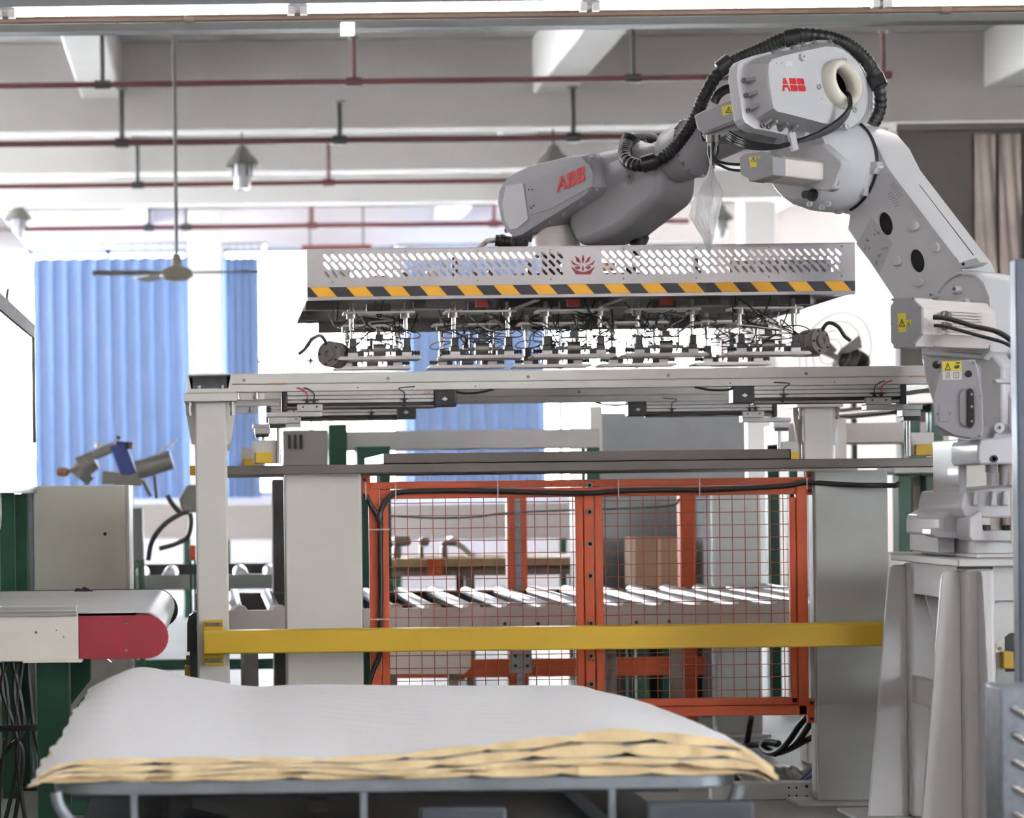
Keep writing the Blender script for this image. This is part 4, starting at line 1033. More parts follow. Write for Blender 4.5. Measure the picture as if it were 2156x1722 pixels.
# --- forearm
pA = at(1600, 250, 9.15)
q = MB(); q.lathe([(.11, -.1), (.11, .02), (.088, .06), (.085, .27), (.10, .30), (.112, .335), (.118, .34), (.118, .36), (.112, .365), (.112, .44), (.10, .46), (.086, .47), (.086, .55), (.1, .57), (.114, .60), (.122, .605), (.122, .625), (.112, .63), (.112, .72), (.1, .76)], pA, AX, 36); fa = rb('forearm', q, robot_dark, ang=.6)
u, v, w = frame_of(AX)
for s_, rr in ((.36, .116), (.625, .119)):
    for k in range(18):
        a = 2 * math.pi * k / 18; c = pA + AX * (s_ - .02) + (u * math.cos(a) + v * math.sin(a)) * rr
        q = MB(); q.lathe([(.008, -.008), (.008, .006), (.004, .007)], c, (u * math.cos(a) + v * math.sin(a)), 8); obj('flange_bolt', q, galv, fa)
q = MB(); q.obox(pA + AX * .16 + LT * .06 + UP * .03, AX * .07, LT * .03, UP * .055); obj('black_cover', q, black_pl, fa, bevel=.012)
# --- wrist
pw = pA + AX * 1.03 + LT * .13
WR = [(1052,429),(1055,403),(1066,382),(1085,365),(1123,347),(1203,327),(1247,323),(1259,338),(1267,366),(1268,394),(1257,412),(1107,505),(1090,508),(1073,498),(1060,473)]
wr = onpl(WR, pw, LT); cw = sum(wr, V((0, 0, 0))) / len(wr)
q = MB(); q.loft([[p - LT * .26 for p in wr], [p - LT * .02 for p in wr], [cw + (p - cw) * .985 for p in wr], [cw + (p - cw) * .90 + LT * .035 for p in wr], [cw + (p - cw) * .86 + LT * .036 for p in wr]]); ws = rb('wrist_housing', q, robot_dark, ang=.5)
WP = [(1058,430),(1066,392),(1102,386),(1113,462),(1090,482),(1076,484),(1064,464)]
q = slab(WP, pw + LT * .036, LT, LT * .003); obj('end_panel', q, robot_paint, ws, bevel=.002)
q = slab([(1107,388),(1150,368),(1215,345),(1240,344),(1250,366),(1248,392),(1160,440),(1120,452)], pw + LT * .036, LT, LT * .002); obj('logo_panel', q, robot_dark, ws, bevel=.002)
lxw = onp(1213, 372, pw, LT) - onp(1172, 390, pw, LT)
logo('lettering', onp(1172, 406, pw + LT * .039, LT), lxw.normalized(), (V((0, 0, 1)) + lxw.normalized() * .05), .060, red_logo, ws, LT * .001)
for t_ in ((1121, 399), (1114, 399), (1124, 433), (1119, 438)):
    q = MB(); c = onp(t_[0], t_[1], pw + LT * .037, LT); q.cyl(c, c + LT * .003, .0035, 8); obj('plug', q, void_m, ws)
for px, py in ((1110, 361), (1140, 350), (1171, 342), (1204, 334), (1243, 333), (1253, 399), (1222, 428), (1187, 449), (1157, 467), (1127, 483), (1067, 485), (1092, 500)):
    q = MB(); c = onp(px, py, pw + LT * .012, LT); q.lathe([(.011, -.01), (.011, .006), (.008, .008), (.005, .008), (.005, 0)], c, LT, 10); obj('bolt', q, robot_dark, ws)
BD = [(1225,328),(1268,316),(1318,306),(1372,302),(1392,352),(1387,418),(1294,490),(1255,508),(1232,517),(1210,515),(1190,470)]
q = MB(); bd = onpl(BD, pw - LT * .03, LT); cb = sum(bd, V((0, 0, 0))) / len(bd)
q.loft([[cb + (p - cb) * .85 - LT * .25 for p in bd], [p - LT * .19 for p in bd], [p - LT * .0 for p in bd]]); rb('wrist_body', q, robot_dark, bev=.05, ang=.9).modifiers[0].segments = 5
wf = at(1170, 490, 9.98); 
q = MB(); q.lathe([(.06, .07), (.072, .05), (.072, .02), (.085, .018), (.085, -.01), (.1, -.012), (.1, gz1 - wf.z - .001)], wf, (0, 0, 1), 28); rb('tool_flange', q, cast_alu)
q = MB(); q.cyl((wf.x, wf.y, gz0 + .112), (wf.x, wf.y, wf.z), .07, 24); obj('tool_adapter', q, dark_steel, grip)

# --- lower arm
ARM = [(1786,482),(1800,503),(1881,625),(1935,700),(2010,690),(2040,600),(2017,547),(1868,351),(1845,305),(1820,276),(1780,258),(1730,275),(1700,330),(1702,395),(1740,440),(1790,452)]
def ell(cx_, cy_, rx, ry, rot, n=20):
    o = []
    for k in range(n):
        a = 2 * math.pi * k / n; x, y = rx * math.cos(a), ry * math.sin(a)
        o.append((cx_ + x * math.cos(rot) - y * math.sin(rot), cy_ + x * math.sin(rot) + y * math.cos(rot)))
    return o
h1 = onpl(ell(1864.5, 471, 14, 25, -.25), pa3, LT); h2 = onpl(ell(1931, 549, 14.5, 25, -.25), pa3, LT)
q = MB(); q.plate([onpl(ARM, pa3, LT), h1, h2], -LT * .2); la = rb('lower_arm', q, ang=.5)
for h in (h1, h2):
    c = sum(h, V((0, 0, 0))) / len(h)
    q = MB(); q.prism([c + (p - c) * 1.02 - LT * .006 for p in h], -LT * .1); obj('pocket', q, void_m, la)
# raised spine and seam
q = MB(); q.prism(onpl([(1873, 357), (2012, 540), (2007, 543), (1868, 361)], pa3, LT), LT * .004); obj('edge_bead', q, robot_paint, la)
s0, s1 = onp(1893, 385, pa3, LT) - LT * .12 , onp(2007, 534, pa3, LT) - LT * .12
nn = (s1 - s0).normalized().cross(LT).normalized(); nn = nn if nn.z > 0 else -nn
q = MB(); q.obox((s0 + s1) / 2 + nn * .0012, (s1 - s0) / 2, LT * .0016, nn * .0012); obj('seam', q, dark_steel, la)
for px, py in ((1928, 476), (1973, 521), (1893, 550), (1936, 594)):
    c = onp(px, py, pa3, LT); q = MB(); q.lathe([(.018, 0), (.018, .014), (.015, .017), (.001, .018)], c, LT, 16); obj('boss', q, robot_paint, la)
q = slab([(1835, 459), (1879, 512), (1851, 575), (1803, 513)], pa3 + LT * .0005, LT, LT * .0006); sg = obj('lift_label', q, mat('clear_grey_label', (186, 187, 190), .4), la, label='grey label with small lifting drawings')
rnd = random.Random(3); q = MB(); pl_ = pa3 + LT * .0013
for (cx_, cy_, sc) in ((1846, 490, 8), (1825, 520, 8), (1862, 523, 9), (1852, 538, 6), (1847, 553, 7), (1826, 505, 4)):
    for k in range(9):
        a = rnd.uniform(0, 6.28); x_, y_ = cx_ + rnd.uniform(-sc, sc) * .7, cy_ + rnd.uniform(-sc, sc) * .7; l_ = rnd.uniform(2, 5)
        d_ = (math.cos(a) * l_, math.sin(a) * l_); n_ = (-math.sin(a) * .35, math.cos(a) * .35)
        q.prism(onpl([(x_ - d_[0] / 2 - n_[0], y_ - d_[1] / 2 - n_[1]), (x_ + d_[0] / 2 - n_[0], y_ + d_[1] / 2 - n_[1]), (x_ + d_[0] / 2 + n_[0], y_ + d_[1] / 2 + n_[1]), (x_ - d_[0] / 2 + n_[0], y_ - d_[1] / 2 + n_[1])], pl_, LT), LT * .0003)
obj('drawings', q, mat('grey_ink', (70, 72, 76), .5), sg, smooth=False)
q = MB()
for k in range(6):
    for j in range(2):
        x_, y_ = 1878 + 3.2 * k + (0 if j else -6), 408 + 5 * k - 10 * j * 2; q.prism(onpl([(x_ - 5, y_ + 2), (x_ + 6, y_ - 4), (x_ + 6.5, y_ - 3), (x_ - 4.5, y_ + 3)], pl_, LT), LT * .0003)
obj('print', q, mat('faint_grey_ink', (146, 147, 150), .5), la, smooth=False)
# clamp lugs round the elbow
for P in ([(1830, 345), (1858, 341), (1862, 352), (1850, 368), (1832, 360)], [(1764, 418), (1784, 420), (1786, 440), (1770, 452), (1762, 444)], [(1816, 392), (1826, 388), (1833, 398), (1829, 414), (1815, 410)]):
    q = slab(P, pa3 + LT * .0, LT, LT * .035); obj('lug', q, robot_paint, la, bevel=.004)
q = MB(); ring_ = [pa3 + (FW * math.cos(a) + V((0, 0, 1)) * math.sin(a)) * .184 + LT * .004 for a in [math.radians(112 + 140 * k / 30) for k in range(31)]]
q.tube(ring_, .005, 6); obj('joint_gap', q, black_pl, la)
# --- turret with shoulder motor
pt = pa3 + LT * .10
TU = [(1938,748),(1940,700),(1948,660),(1957,632),(1975,600),(2000,578),(2021,568),(2050,573),(2072,593),(2084,625),(2088,680),(2086,740),(2070,758)]
tu = onpl(TU, pt, LT); ct = sum(tu, V((0, 0, 0))) / len(tu)
q = MB(); q.loft([[ct + (p - ct) * .86 - LT * .40 for p in tu], [ct + (p - ct) * .95 - LT * .28 for p in tu], [p - LT * .2 for p in tu], [p - LT * .02 for p in tu], [ct + (p - ct) * .975 for p in tu], [ct + (p - ct) * .9 for p in tu], [ct + (p - ct) * .87 - LT * .012 for p in tu]]); rb('shoulder', q, ang=.6)
q = slab([(2018, 553), (2056, 542), (2065, 552), (2052, 560), (2020, 566)], pt - LT * .05, LT, -LT * .05); lg = rb('lug', q, bev=.004)
q = MB(); c = onp(2028, 556, pt - LT * .049, LT); q.cyl(c, c + LT * .001, .006, 10); obj('bore', q, void_m, lg)
for px, py, r_ in ((2020, 610, .016), (1972, 622, .014), (2040, 636, .014), (2042, 720, .014)):
    q = MB(); bolt(q, onp(px, py, pt - LT * .014, LT), LT, r_, .03); rb('bolt', q)
q = slab([(1995, 640), (2035, 628), (2058, 640), (2062, 690), (2058, 728), (2040, 736), (1990, 736)], pt - LT * .012, LT, LT * .03); rb('motor_flange', q, bev=.006)
CAP2 = [(1880,628),(1922,625),(1925,633),(1940,647),(1941,703),(1926,722),(1923,731),(1884,734),(1881,728),(1875,720),(1874,645),(1880,636)]
pc2 = pt + LT * .44; c2 = onpl(CAP2, pc2, LT); cc2 = sum(c2, V((0, 0, 0))) / len(c2)
q = MB(); q.prism(c2, -LT * .012); mo2 = rb('shoulder_motor', q, robot_dark, bev=.003)
q = MB(); q.prism([cc2 + (p - cc2) * .97 - LT * .012 for p in c2], -LT * .10); q.prism([cc2 + (p - cc2) * .94 - LT * .112 for p in c2], -LT * .32); obj('motor_body', q, cast_alu, mo2, bevel=.003)
for k in range(9):
    q = MB(); z_ = .04 - .01 * k
    q.obox(cc2 - LT * .23 - FW * .078 + V((0, 0, z_)), LT * .10, FW * .006, V((0, 0, .0022))); obj('fin', q, cast_alu, mo2)
q = slab([(1890, 660), (1907, 658.5), (1908, 698.5), (1891.5, 700)], pc2 + LT * .0005, LT, LT * .0006); obj('warning_label', q, label_y, mo2); tri((1899, 679), 14, 17, pc2 + LT * .0013, LT, mo2)
q = slab([(1908, 674), (1918, 672.5), (1918.5, 684.5), (1909, 686)], pc2 + LT * .0005, LT, LT * .0006); obj('warning_label', q, label_y, mo2); tri((1913, 681), 7, 8, pc2 + LT * .0013, LT, mo2)
for px, py in ((1880, 631), (1923, 628), (1938, 649), (1938, 703), (1925, 726), (1884, 730), (1878, 681)):
    q = MB(); bolt(q, onp(px, py, pc2, LT), LT, .004, .003); obj('screw', q, bolt_m, mo2)
gl = cc2 - LT * .10 - FW * .085
for dz, r_ in ((.022, .011), (-.015, .010)):
    q = MB(); q.lathe([(r_ * 1.5, 0), (r_ * 1.5, .012), (r_, .014), (r_, .03)], gl + V((0, 0, dz)), -FW, 10); obj('cable_gland', q, bolt_m, mo2)
for pts, r_ in (([(1965, 668), (1985, 669), (2015, 676), (2050, 687), (2085, 694), (2112, 704), (2135, 722), (2160, 745)], .0085), ([(1966, 685), (1990, 687), (2020, 695), (2055, 705), (2085, 713), (2115, 722), (2140, 738), (2165, 760)], .006), ([(2030, 681), (2060, 691), (2090, 697), (2118, 711), (2140, 730), (2165, 755)], .006)):
    q = MB(); n_ = len(pts); q.tube(smooth_path([at(x, y, 8.16 - .12 * (i / n_)) for i, (x, y) in enumerate(pts)], 6), r_, 8); obj('motor_lead', q, black_rub, mo2)
# turret lower body
q = slab([(1937, 744), (1944, 790), (1962, 850), (1985, 915), (2030, 925), (2075, 910), (2112, 905), (2112, 770), (2088, 742)], pt - LT * .03, LT, -LT * .36); rb('turret', q, bev=.012)
q = slab([(2064, 735), (2084, 735), (2100, 775), (2156, 890), (2200, 980), (2170, 985), (2120, 915), (2075, 790)], pt - LT * .06, LT, -LT * .1); rb('turret_web', q, bev=.008)
n2 = V((-.35, -.937, 0)); pcv = at(2018, 840, 8.05)
CV = [(1984,760),(2052,757),(2058,775),(2068,830),(2070,905),(2060,925),(2008,917),(1968,894),(1965,835)]
q = slab(CV, pcv, n2, -n2 * .03); cv = rb('cable_cover', q, robot_dark, bev=.003)
q = MB(); q.obox(pcv - n2 * .12, V((.06, -.02, 0)), n2 * .1, V((0, 0, .12))); rb('cover_block', q, robot_dark)
pcv1 = pcv + n2 * .0008
q = slab([(1984, 761), (2024, 760), (2025, 780), (1984, 781)], pcv1, n2, n2 * .0005); obj('warning_label', q, label_y, cv)
tri((1995.5, 771), 13, 17, pcv1 + n2 * .0006, n2, cv)
q = slab([(1984, 782), (2025, 781), (2025, 799), (1985, 800)], pcv1, n2, n2 * .0005); wl = obj('symbol_label', q, label_w, cv)
q = MB()
for x0, x1 in ((1991, 2000), (2007, 2019)):
    q.plate([onpl([(x0, 784), (x1, 783.5), (x1, 796), (x0, 796)], pcv1 + n2 * .0006, n2), onpl([(x0 + 1, 785), (x1 - 1, 784.5), (x1 - 1, 795), (x0 + 1, 795)], pcv1 + n2 * .0006, n2)], n2 * .0003)
q.prism(onpl([(1995, 786), (1996.5, 786), (1996.5, 794), (1995, 794)], pcv1 + n2 * .0006, n2), n2 * .0003); q.prism(onpl([(2012.6, 785), (2013.4, 785), (2013.4, 795), (2012.6, 795)], pcv1 + n2 * .0006, n2), n2 * .0003)
q.prism(onpl([(2012, 763), (2022, 762.5), (2022, 765), (2012, 765.5)], pcv1 + n2 * .0006, n2), n2 * .0003); q.prism(onpl([(2008, 771), (2020, 768), (2020, 774), (2012, 777)], pcv1 + n2 * .0006, n2), n2 * .0003)
obj('symbols', q, mat('label_ink', (60, 58, 40), .5), wl, smooth=False)
for px, py in ((2039, 787),):
    c = onp(px, py, pcv, n2); q = MB(); q.lathe([(.0115, 0), (.0115, .004), (.006, .004), (.006, .001)], c, n2, 14); obj('plug', q, black_pl, cv)
q = MB(); c = onp(1972, 768, pcv - n2 * .02, n2); q.lathe([(.014, 0), (.014, .006), (.008, .008)], c, n2, 12); obj('plug', q, black_pl, cv)
q = slab([(2020, 830), (2027, 819), (2036, 818), (2037, 896), (2028, 898), (2020, 888)], pcv, n2, n2 * .006); obj('inlet_frame', q, robot_dark, cv, bevel=.003)
q = slab([(2036, 822), (2042, 817), (2049, 821), (2052, 830), (2052, 890), (2048, 898), (2041, 901), (2035, 895)], pcv, n2, n2 * .012); ip = obj('inlet_plate', q, black_pl, cv, bevel=.002)
for y_ in (830, 856, 887):
    q = MB(); c = onp(2046, y_, pcv + n2 * .012, n2); bolt(q, c, n2, .005, .003); obj('screw', q, bolt_m, ip)
q = slab([(1976, 852), (1998, 851), (2000, 887), (1978, 888)], pcv, n2, n2 * .002); obj('access_plate', q, robot_dark, cv, bevel=.001)
for px, py in ((1977, 764), (2050, 764), (2064, 834), (2062, 917), (1970, 893), (2000, 870), (1974, 871)):
    q = MB(); bolt(q, onp(px, py, pcv, n2), n2, .005, .003); obj('screw', q, bolt_m, cv)
# gearbox and base
fy = V((0, -1, 0))
q = slab([(2058, 935), (2066, 925), (2170, 915), (2180, 975), (2064, 979), (2058, 970)], at(2100, 950, 8.1), fy, (0, .3, 0)); gx = rb('axis_gearbox', q, bev=.008)
q = MB(); c = at(2092, 966, 8.1); q.lathe([(.013, 0), (.013, .006), (.007, .006), (.007, 0)], c, fy, 14); obj('plug', q, black_pl, gx)
q = slab([(2080, 945), (2100, 895), (2200, 885), (2200, 930)], at(2100, 950, 8.14), fy, (0, .25, 0)); obj('casting', q, robot_paint, gx, bevel=.006)
for px in (2098, 2134):
    q = MB(); q.lathe([(.018, 0), (.018, .03), (.013, .033), (.006, .033), (.006, .02)], at(px, 901, 8.13), fy, 14); obj('boss', q, robot_paint, gx)
q = slab([(2092, 800), (2098, 797), (2156, 796), (2156, 808), (2098, 808)], at(2100, 800, 8.1), fy, (0, .03, 0)); rb('tie_bar', q, bev=.006)
for px, r_ in ((2086, .02), (2112, .017), (2146, .018)):
    a, b = at(px, 975, 8.2), at(px, 1022, 8.2); q = MB(); q.lathe([(r_, 0), (r_, -.03), (r_ * .8, -.034), (r_ * .8, b.z - a.z)], a, (0, 0, 1), 14); obj('pillar', q, robot_dark, gx)
q = slab([(2017, 925), (2035, 925), (2036, 1062), (2019, 1066)], at(2026, 1000, 8.35), fy, (0, .3, 0)); rb('rear_web', q, bev=.004)
q = slab([(2020, 1068), (2028, 1034), (2095, 1028), (2180, 1020), (2180, 1090), (2030, 1090)], at(2090, 1050, 8.3), fy, (0, .5, 0)); bs = rb('base', q, bev=.008)
q = slab([(1978, 1128), (1979, 1087), (2019, 1066), (2040, 1064), (2046, 1130), (1985, 1130)], at(2000, 1100, 8.42), fy, (0, .42, 0)); obj('base_lobe', q, robot_paint, bs, bevel=.012)
q = slab([(1959, 1126), (1960, 1112), (1978, 1112), (1990, 1118), (2050, 1118), (2050, 1136), (1976, 1132)], at(2000, 1120, 8.40), fy, (0, .1, 0)); obj('foot', q, robot_paint, bs, bevel=.004)
q = slab([(2039, 1128), (2040, 1090), (2068, 1074), (2070, 1117), (2180, 1117), (2180, 1140), (2046, 1140)], at(2100, 1120, 8.26), fy, (0, .14, 0)); obj('foot', q, robot_paint, bs, bevel=.006)
for x0, x1 in ((2048, 2052), (2086, 2092), (2110, 2116)):
    q = slab([(x0, 1064), (x0 + 4, 1034), (x1 + 6, 1034), (x1 + 8, 1064)], at(2100, 1050, 8.28), fy, (0, .03, 0)); obj('rib', q, robot_paint, bs, bevel=.003)
for px in (2073, 2122):
    q = MB(); c = at(px, 1117, 8.3); q.lathe([(.02, 0), (.02, .018), (.016, .02)], c, (0, 0, 1), 14); obj('anchor_bolt', q, black_pl, bs)
zst = sz + .045
for x0, x1, Y, d in ((1975, 2010, 8.45, .35), (2052, 2190, 8.28, .3)):
    a = at(x0, 1145, Y).x; b = at(x1, 1145, Y).x; q = MB(); q.box(a, b, Y, Y + d, zst, at((x0 + x1) / 2, 1139, Y).z + .02); obj('pad', q, robot_paint, bs, bevel=.003)
q = slab([(2129, 1032), (2150, 1026), (2152, 1148), (2130, 1146)], at(2140, 1090, 8.18), fy, (0, .008, 0)); tg = rb('rating_card', q, mat('cream_card', (214, 210, 192), .5), label='cream rating card with lines of print')
q = MB()
for k in range(7):
    a = at(2131, 1062 + 5.5 * k, 8.179); q.box(a.x, a.x + .024, 8.1785, 8.179, a.z - .0012, a.z + .0012)
obj('print', q, mat('grey_ink', (120, 120, 116), .5), tg)

# --- dress pack: corrugated hoses
def hose(pts, r, name='hose', par=robot, corr=True, m=black_rub):
    P = smooth_path([at(x, y, Y) for x, y, Y in pts], 14)
    if corr:
        D = [P[0]]; acc = 0
        for a, b in zip(P, P[1:]):
            L_ = (b - a).length; n_ = max(1, int(L_ / .0035))
            D += [a.lerp(b, (k + 1) / n_) for k in range(n_)]
        rs = [r * (1.0 if (k // 2) % 2 else .9) for k in range(len(D))]
        q = MB(); q.tube(D, rs, 14)
    else: q = MB(); q.tube(P, r, 14)
    return obj(name, q, m, par, ang=1.2)
h = hose([(1838, 262, 9.22), (1852, 225, 9.22), (1848, 175, 9.2), (1826, 130, 9.18), (1785, 95, 9.16), (1735, 78, 9.14), (1690, 74, 9.14), (1655, 80, 9.16), (1600, 105, 9.2), (1545, 130, 9.24), (1508, 160, 9.28), (1482, 205, 9.3), (1458, 258, 9.32), (1425, 305, 9.34), (1385, 338, 9.38), (1345, 348, 9.42), (1318, 336, 9.48), (1316, 312, 9.56), (1332, 295, 9.66), (1365, 292, 9.76), (1385, 300, 9.84)], .027, 'hose')
h2 = hose([(1362, 345, 9.62), (1385, 365, 9.66), (1396, 390, 9.68), (1392, 425, 9.7), (1378, 455, 9.74), (1358, 485, 9.78), (1343, 512, 9.8), (1335, 535, 9.8)], .026, 'hose')
for (x, y, Y, dx, dy) in ((1668, 80, 9.15, -1, .15), (1527, 138, 9.25, -1, .75), (1366, 343, 9.40, -1, .25), (1846, 170, 9.2, -.3, -1), (1322, 300, 9.62, .4, -1), (1346, 508, 9.8, .5, -1)):
    c = at(x, y, Y); d = V((dx, .25, -dy))
    q = MB(); q.lathe([(.030, -.03), (.034, -.026), (.034, .026), (.030, .03)], c, d, 18); obj('hose_clamp', q, black_pl, robot)
q = MB(); q.bar(at(1665, 85, 9.15), at(1668, 120, 9.12), .03, .012); q.bar(at(1527, 145, 9.25), at(1580, 160, 9.15), .04, .012); obj('clamp_arm', q, black_pl, robot)
h = hose([(1503, 215, 9.2), (1512, 200, 9.2), (1530, 188, 9.22), (1560, 184, 9.24)], .018, 'connector_hose', corr=False)
for k, (r_, o_) in enumerate(((.009, 0), (.007, 5), (.006, 9), (.005, 14))):
    pts = [(1768, 200, 8.92), (1783, 196 + o_ * .3, 8.86), (1790 - o_ * .2, 212 + o_ * .4, 8.82), (1786, 232 + o_ * .6, 8.8), (1765, 254 + o_ * .9, 8.8), (1730, 277 + o_ * .6, 8.8), (1690, 294 + o_ * .2, 8.8), (1650, 306, 8.8), (1610, 312 - o_ * .6, 8.82), (1570, 308 - o_ * .9, 8.86), (1545, 298 - o_, 8.95), (1528, 285 - o_, 9.05)]
    q = MB(); q.tube(smooth_path([at(x, y, Y) for x, y, Y in pts], 6), r_, 8); obj('cable', q, black_rub, robot)
q = slab([(1662, 280), (1674, 278), (1682, 314), (1671, 318)], at(1670, 298, 8.78), V((.25, -.97, 0)), V((-.005, .02, 0))); br = rb('cable_bracket', q, robot_dark)
q = slab([(1651, 286), (1664, 284), (1664, 298), (1652, 297)], at(1660, 290, 8.82), V((.25, -.97, 0)), V((0, .02, 0))); obj('tab', q, robot_dark, br)
# hose connectors lying on the gripper
t = thing('hose_coupling', 'black ribbed hose coupling lying on the gripper beside the wrist', 'coupling', (at(1060, 512, 9.9).x, 9.9, gz1))
q = MB(); P = [V((at(px, py, 9.9).x, 9.9, max(at(px, py, 9.9).z, gz1 + .02))) for px, py in ((1110, 518), (1085, 512), (1060, 508), (1042, 506))]
q.tube(smooth_path(P, 5), .024, 12); obj('elbow', q, black_rub, t)
for f in (.1, .45, .8):
    c = P[0].lerp(P[-1], f); q = MB(); q.lathe([(.026, -.012), (.03, -.008), (.03, .008), (.026, .012)], c, P[-1] - P[0], 14); obj('rib', q, black_rub, t)
q = MB(); q.tube(smooth_path([P[-1], P[-1] + V((-.03, 0, -.002)), P[-1] + V((-.055, 0, -.02)), P[-1] + V((-.075, .0, -.035))], 5), .012, 10); obj('metal_end', q, silver_wire, t)

# ------------------------------------------------------------------ plastic bag hanging from the motor lead
YBg = 8.93
n3, m3 = 10, 16; rows = [(350, 1494, 1500), (375, 1486, 1508), (400, 1472, 1521), (430, 1456, 1519), (455, 1450, 1513), (475, 1462, 1508), (500, 1478, 1503), (525, 1488, 1497), (541, 1491, 1493)]
fr, bk = [], []
for j, (y, xl, xr_) in enumerate(rows):
    for i in range(n3 + 1):
        f = i / n3; e = math.sin(math.pi * f); px = xl + (xr_ - xl) * f
        wob = .012 * math.sin(i * 2.3 + j * 1.1) * e
        fr.append(at(px, y, YBg) + V((0, -.022 * e + wob, 0))); bk.append(at(px, y, YBg) + V((0, .02 * e + wob * .6, 0)))
fs = [(j * (n3 + 1) + i, j * (n3 + 1) + i + 1, (j + 1) * (n3 + 1) + i + 1, (j + 1) * (n3 + 1) + i) for j in range(len(rows) - 1) for i in range(n3)]
t = thing('plastic_bag', 'clear crinkled plastic bag tied below the wrist motor', 'bag', at(1492, 541, YBg))
q = MB(); q.add(fr, fs); q.add(bk, fs); obj('film', q, bag_m, t, ang=3)
q = MB(); q.tube([at(1496, 300, 8.98), at(1497, 330, 8.95), at(1497, 352, YBg)], .003, 6); obj('tie', q, silver_wire, t)
# ================================================================== FOAM SHEETS AND TROLLEY
MX0, MX1, MY0, MY1 = -.455, 1.31, 5.6, 7.55
ZTR = .572                                     # top of the trolley frame
def g(x, s): return math.exp(-(x / s) ** 2)
def topz(u, v):
    """height of the pile's top; u left to right, v front to back"""
    front = .054 + .004 * math.sin(u * 9) + .055 * g(u - .80, .16) + .018 * g(u - .58, .12) + .016 * (u > .9) * (u - .9) * 6
    back = .062 + .058 * g(u - .06, .09) + .014 * g(u - .2, .08) + .01 * math.sin(u * 4 + 1) + .006 * u
    f = v * v * (3 - 2 * v)
    z = front * (1 - f) + back * f
    z -= .012 * g(u - .27, .07) * (1 - g(v, .15)) + .02 * g(u - .0, .035) * (1 - .5 * v) + .03 * g(u - 1.0, .04)
    return z
def fr_noise(rnd, n):
    a = [rnd.uniform(-1, 1) for _ in range(n)]
    return lambda t: a[int(t * (n - 1)) % n] * (1 - (t * (n - 1)) % 1) + a[(int(t * (n - 1)) + 1) % n] * ((t * (n - 1)) % 1)
NS = 4; NU, NV = 150, 54
labels = ['white quilted foam sheet lying on top of the pile', 'cream foam sheet just below the white quilted top sheet', 'cream foam sheet just above the lowest sheet of the pile', 'lowest cream foam sheet lying on the trolley tray']
WGT = [[random.Random(900 + 10 * kk + i).uniform(.55, 1.45) for i in range(7)] for kk in range(NS)]
def cumw(k, u):
    i = min(5, int(u * 6)); f = u * 6 - i; f = f * f * (3 - 2 * f)
    w = [WGT[kk][i] * (1 - f) + WGT[kk][i + 1] * f for kk in range(NS)]
    return sum(w[:k]) / sum(w)
for k in range(NS):
    rnd = random.Random(50 + k); e0, e1, e2, e3 = [fr_noise(rnd, 44) for _ in range(4)]; ph = rnd.uniform(0, 3); period = 9 + rnd.uniform(-1.5, 2.5); wt = [rnd.uniform(.6, 1.4) for _ in range(8)]
    sh = [rnd.uniform(-.02, .02) for _ in range(4)]; ins = [0, .02, .012, .0][NS - 1 - k] if k else 0.012
    q = MB(); vt, vb = [], []
    for j in range(NV + 1):
        v = j / NV
        for i in range(NU + 1):
            u = i / NU
            x0 = MX0 + .02 * e0(v) * .5 * max(0, 1 - u * 18) + sh[0] + .05 * g(v - 1, .12) * 1 + .03 * v; x1 = MX1 + .02 * e1(v) * .5 * max(0, 1 - (1 - u) * 18) + sh[1] - .06 * g(v - 1, .15) + .02 * math.sin(v * 3)
            y0 = MY0 + .008 * e2(u) * max(0, 1 - v * 14) + sh[2] * .6; y1 = MY1 + .008 * e3(u) * max(0, 1 - (1 - v) * 14) + sh[3]
            x = x0 + (x1 - x0) * u; y = y0 + (y1 - y0) * v
            T = topz(u, v)
            lo, hi = T * cumw(k, u), T * cumw(k + 1, u)
            sc = abs(math.sin(u * period * math.pi + ph)) ** .5; edge = g(v, .05)
            pinch = (1 - sc) * edge * .40 * (hi - lo)
            qz = .0012 * abs(math.sin((u * 22 + v * 24) * .8)) ** .5 * abs(math.sin((u * 22 - v * 24) * .8)) ** .5 if k == NS - 1 else 0
            droop = 0
            if u < .02: droop = -.022 * (1 - u / .02) * (.6 + .4 * math.sin(v * 20))
            if u > .97: droop = -.02 * ((u - .97) / .03) ** 1.5
            vt.append(V((x, y, ZTR + hi - pinch * .9 + qz + droop))); vb.append(V((x, y, ZTR + lo + pinch + .0006 + droop)))
    W = NU + 1; N = len(vt)
    q.v = vt + vb
    for j in range(NV):
        for i in range(NU):
            q.f.append([j * W + i, j * W + i + 1, (j + 1) * W + i + 1, (j + 1) * W + i]); q.m.append(0)
            q.f.append([N + j * W + i, N + (j + 1) * W + i, N + (j + 1) * W + i + 1, N + j * W + i + 1]); q.m.append(1)
    loop = [i for i in range(W)] + [j * W + NU for j in range(1, NV + 1)] + [NV * W + i for i in range(NU - 1, -1, -1)] + [j * W for j in range(NV - 1, 0, -1)]
    for a, b in zip(loop, loop[1:] + loop[:1]): q.f.append([a, b, b + N, a + N]); q.m.append(1)
    tag(obj('foam_sheet', q, [quilt_m, foam_m], ang=1.0), labels[NS - 1 - k], 'foam sheet', 'quilted foam sheets piled on the trolley')

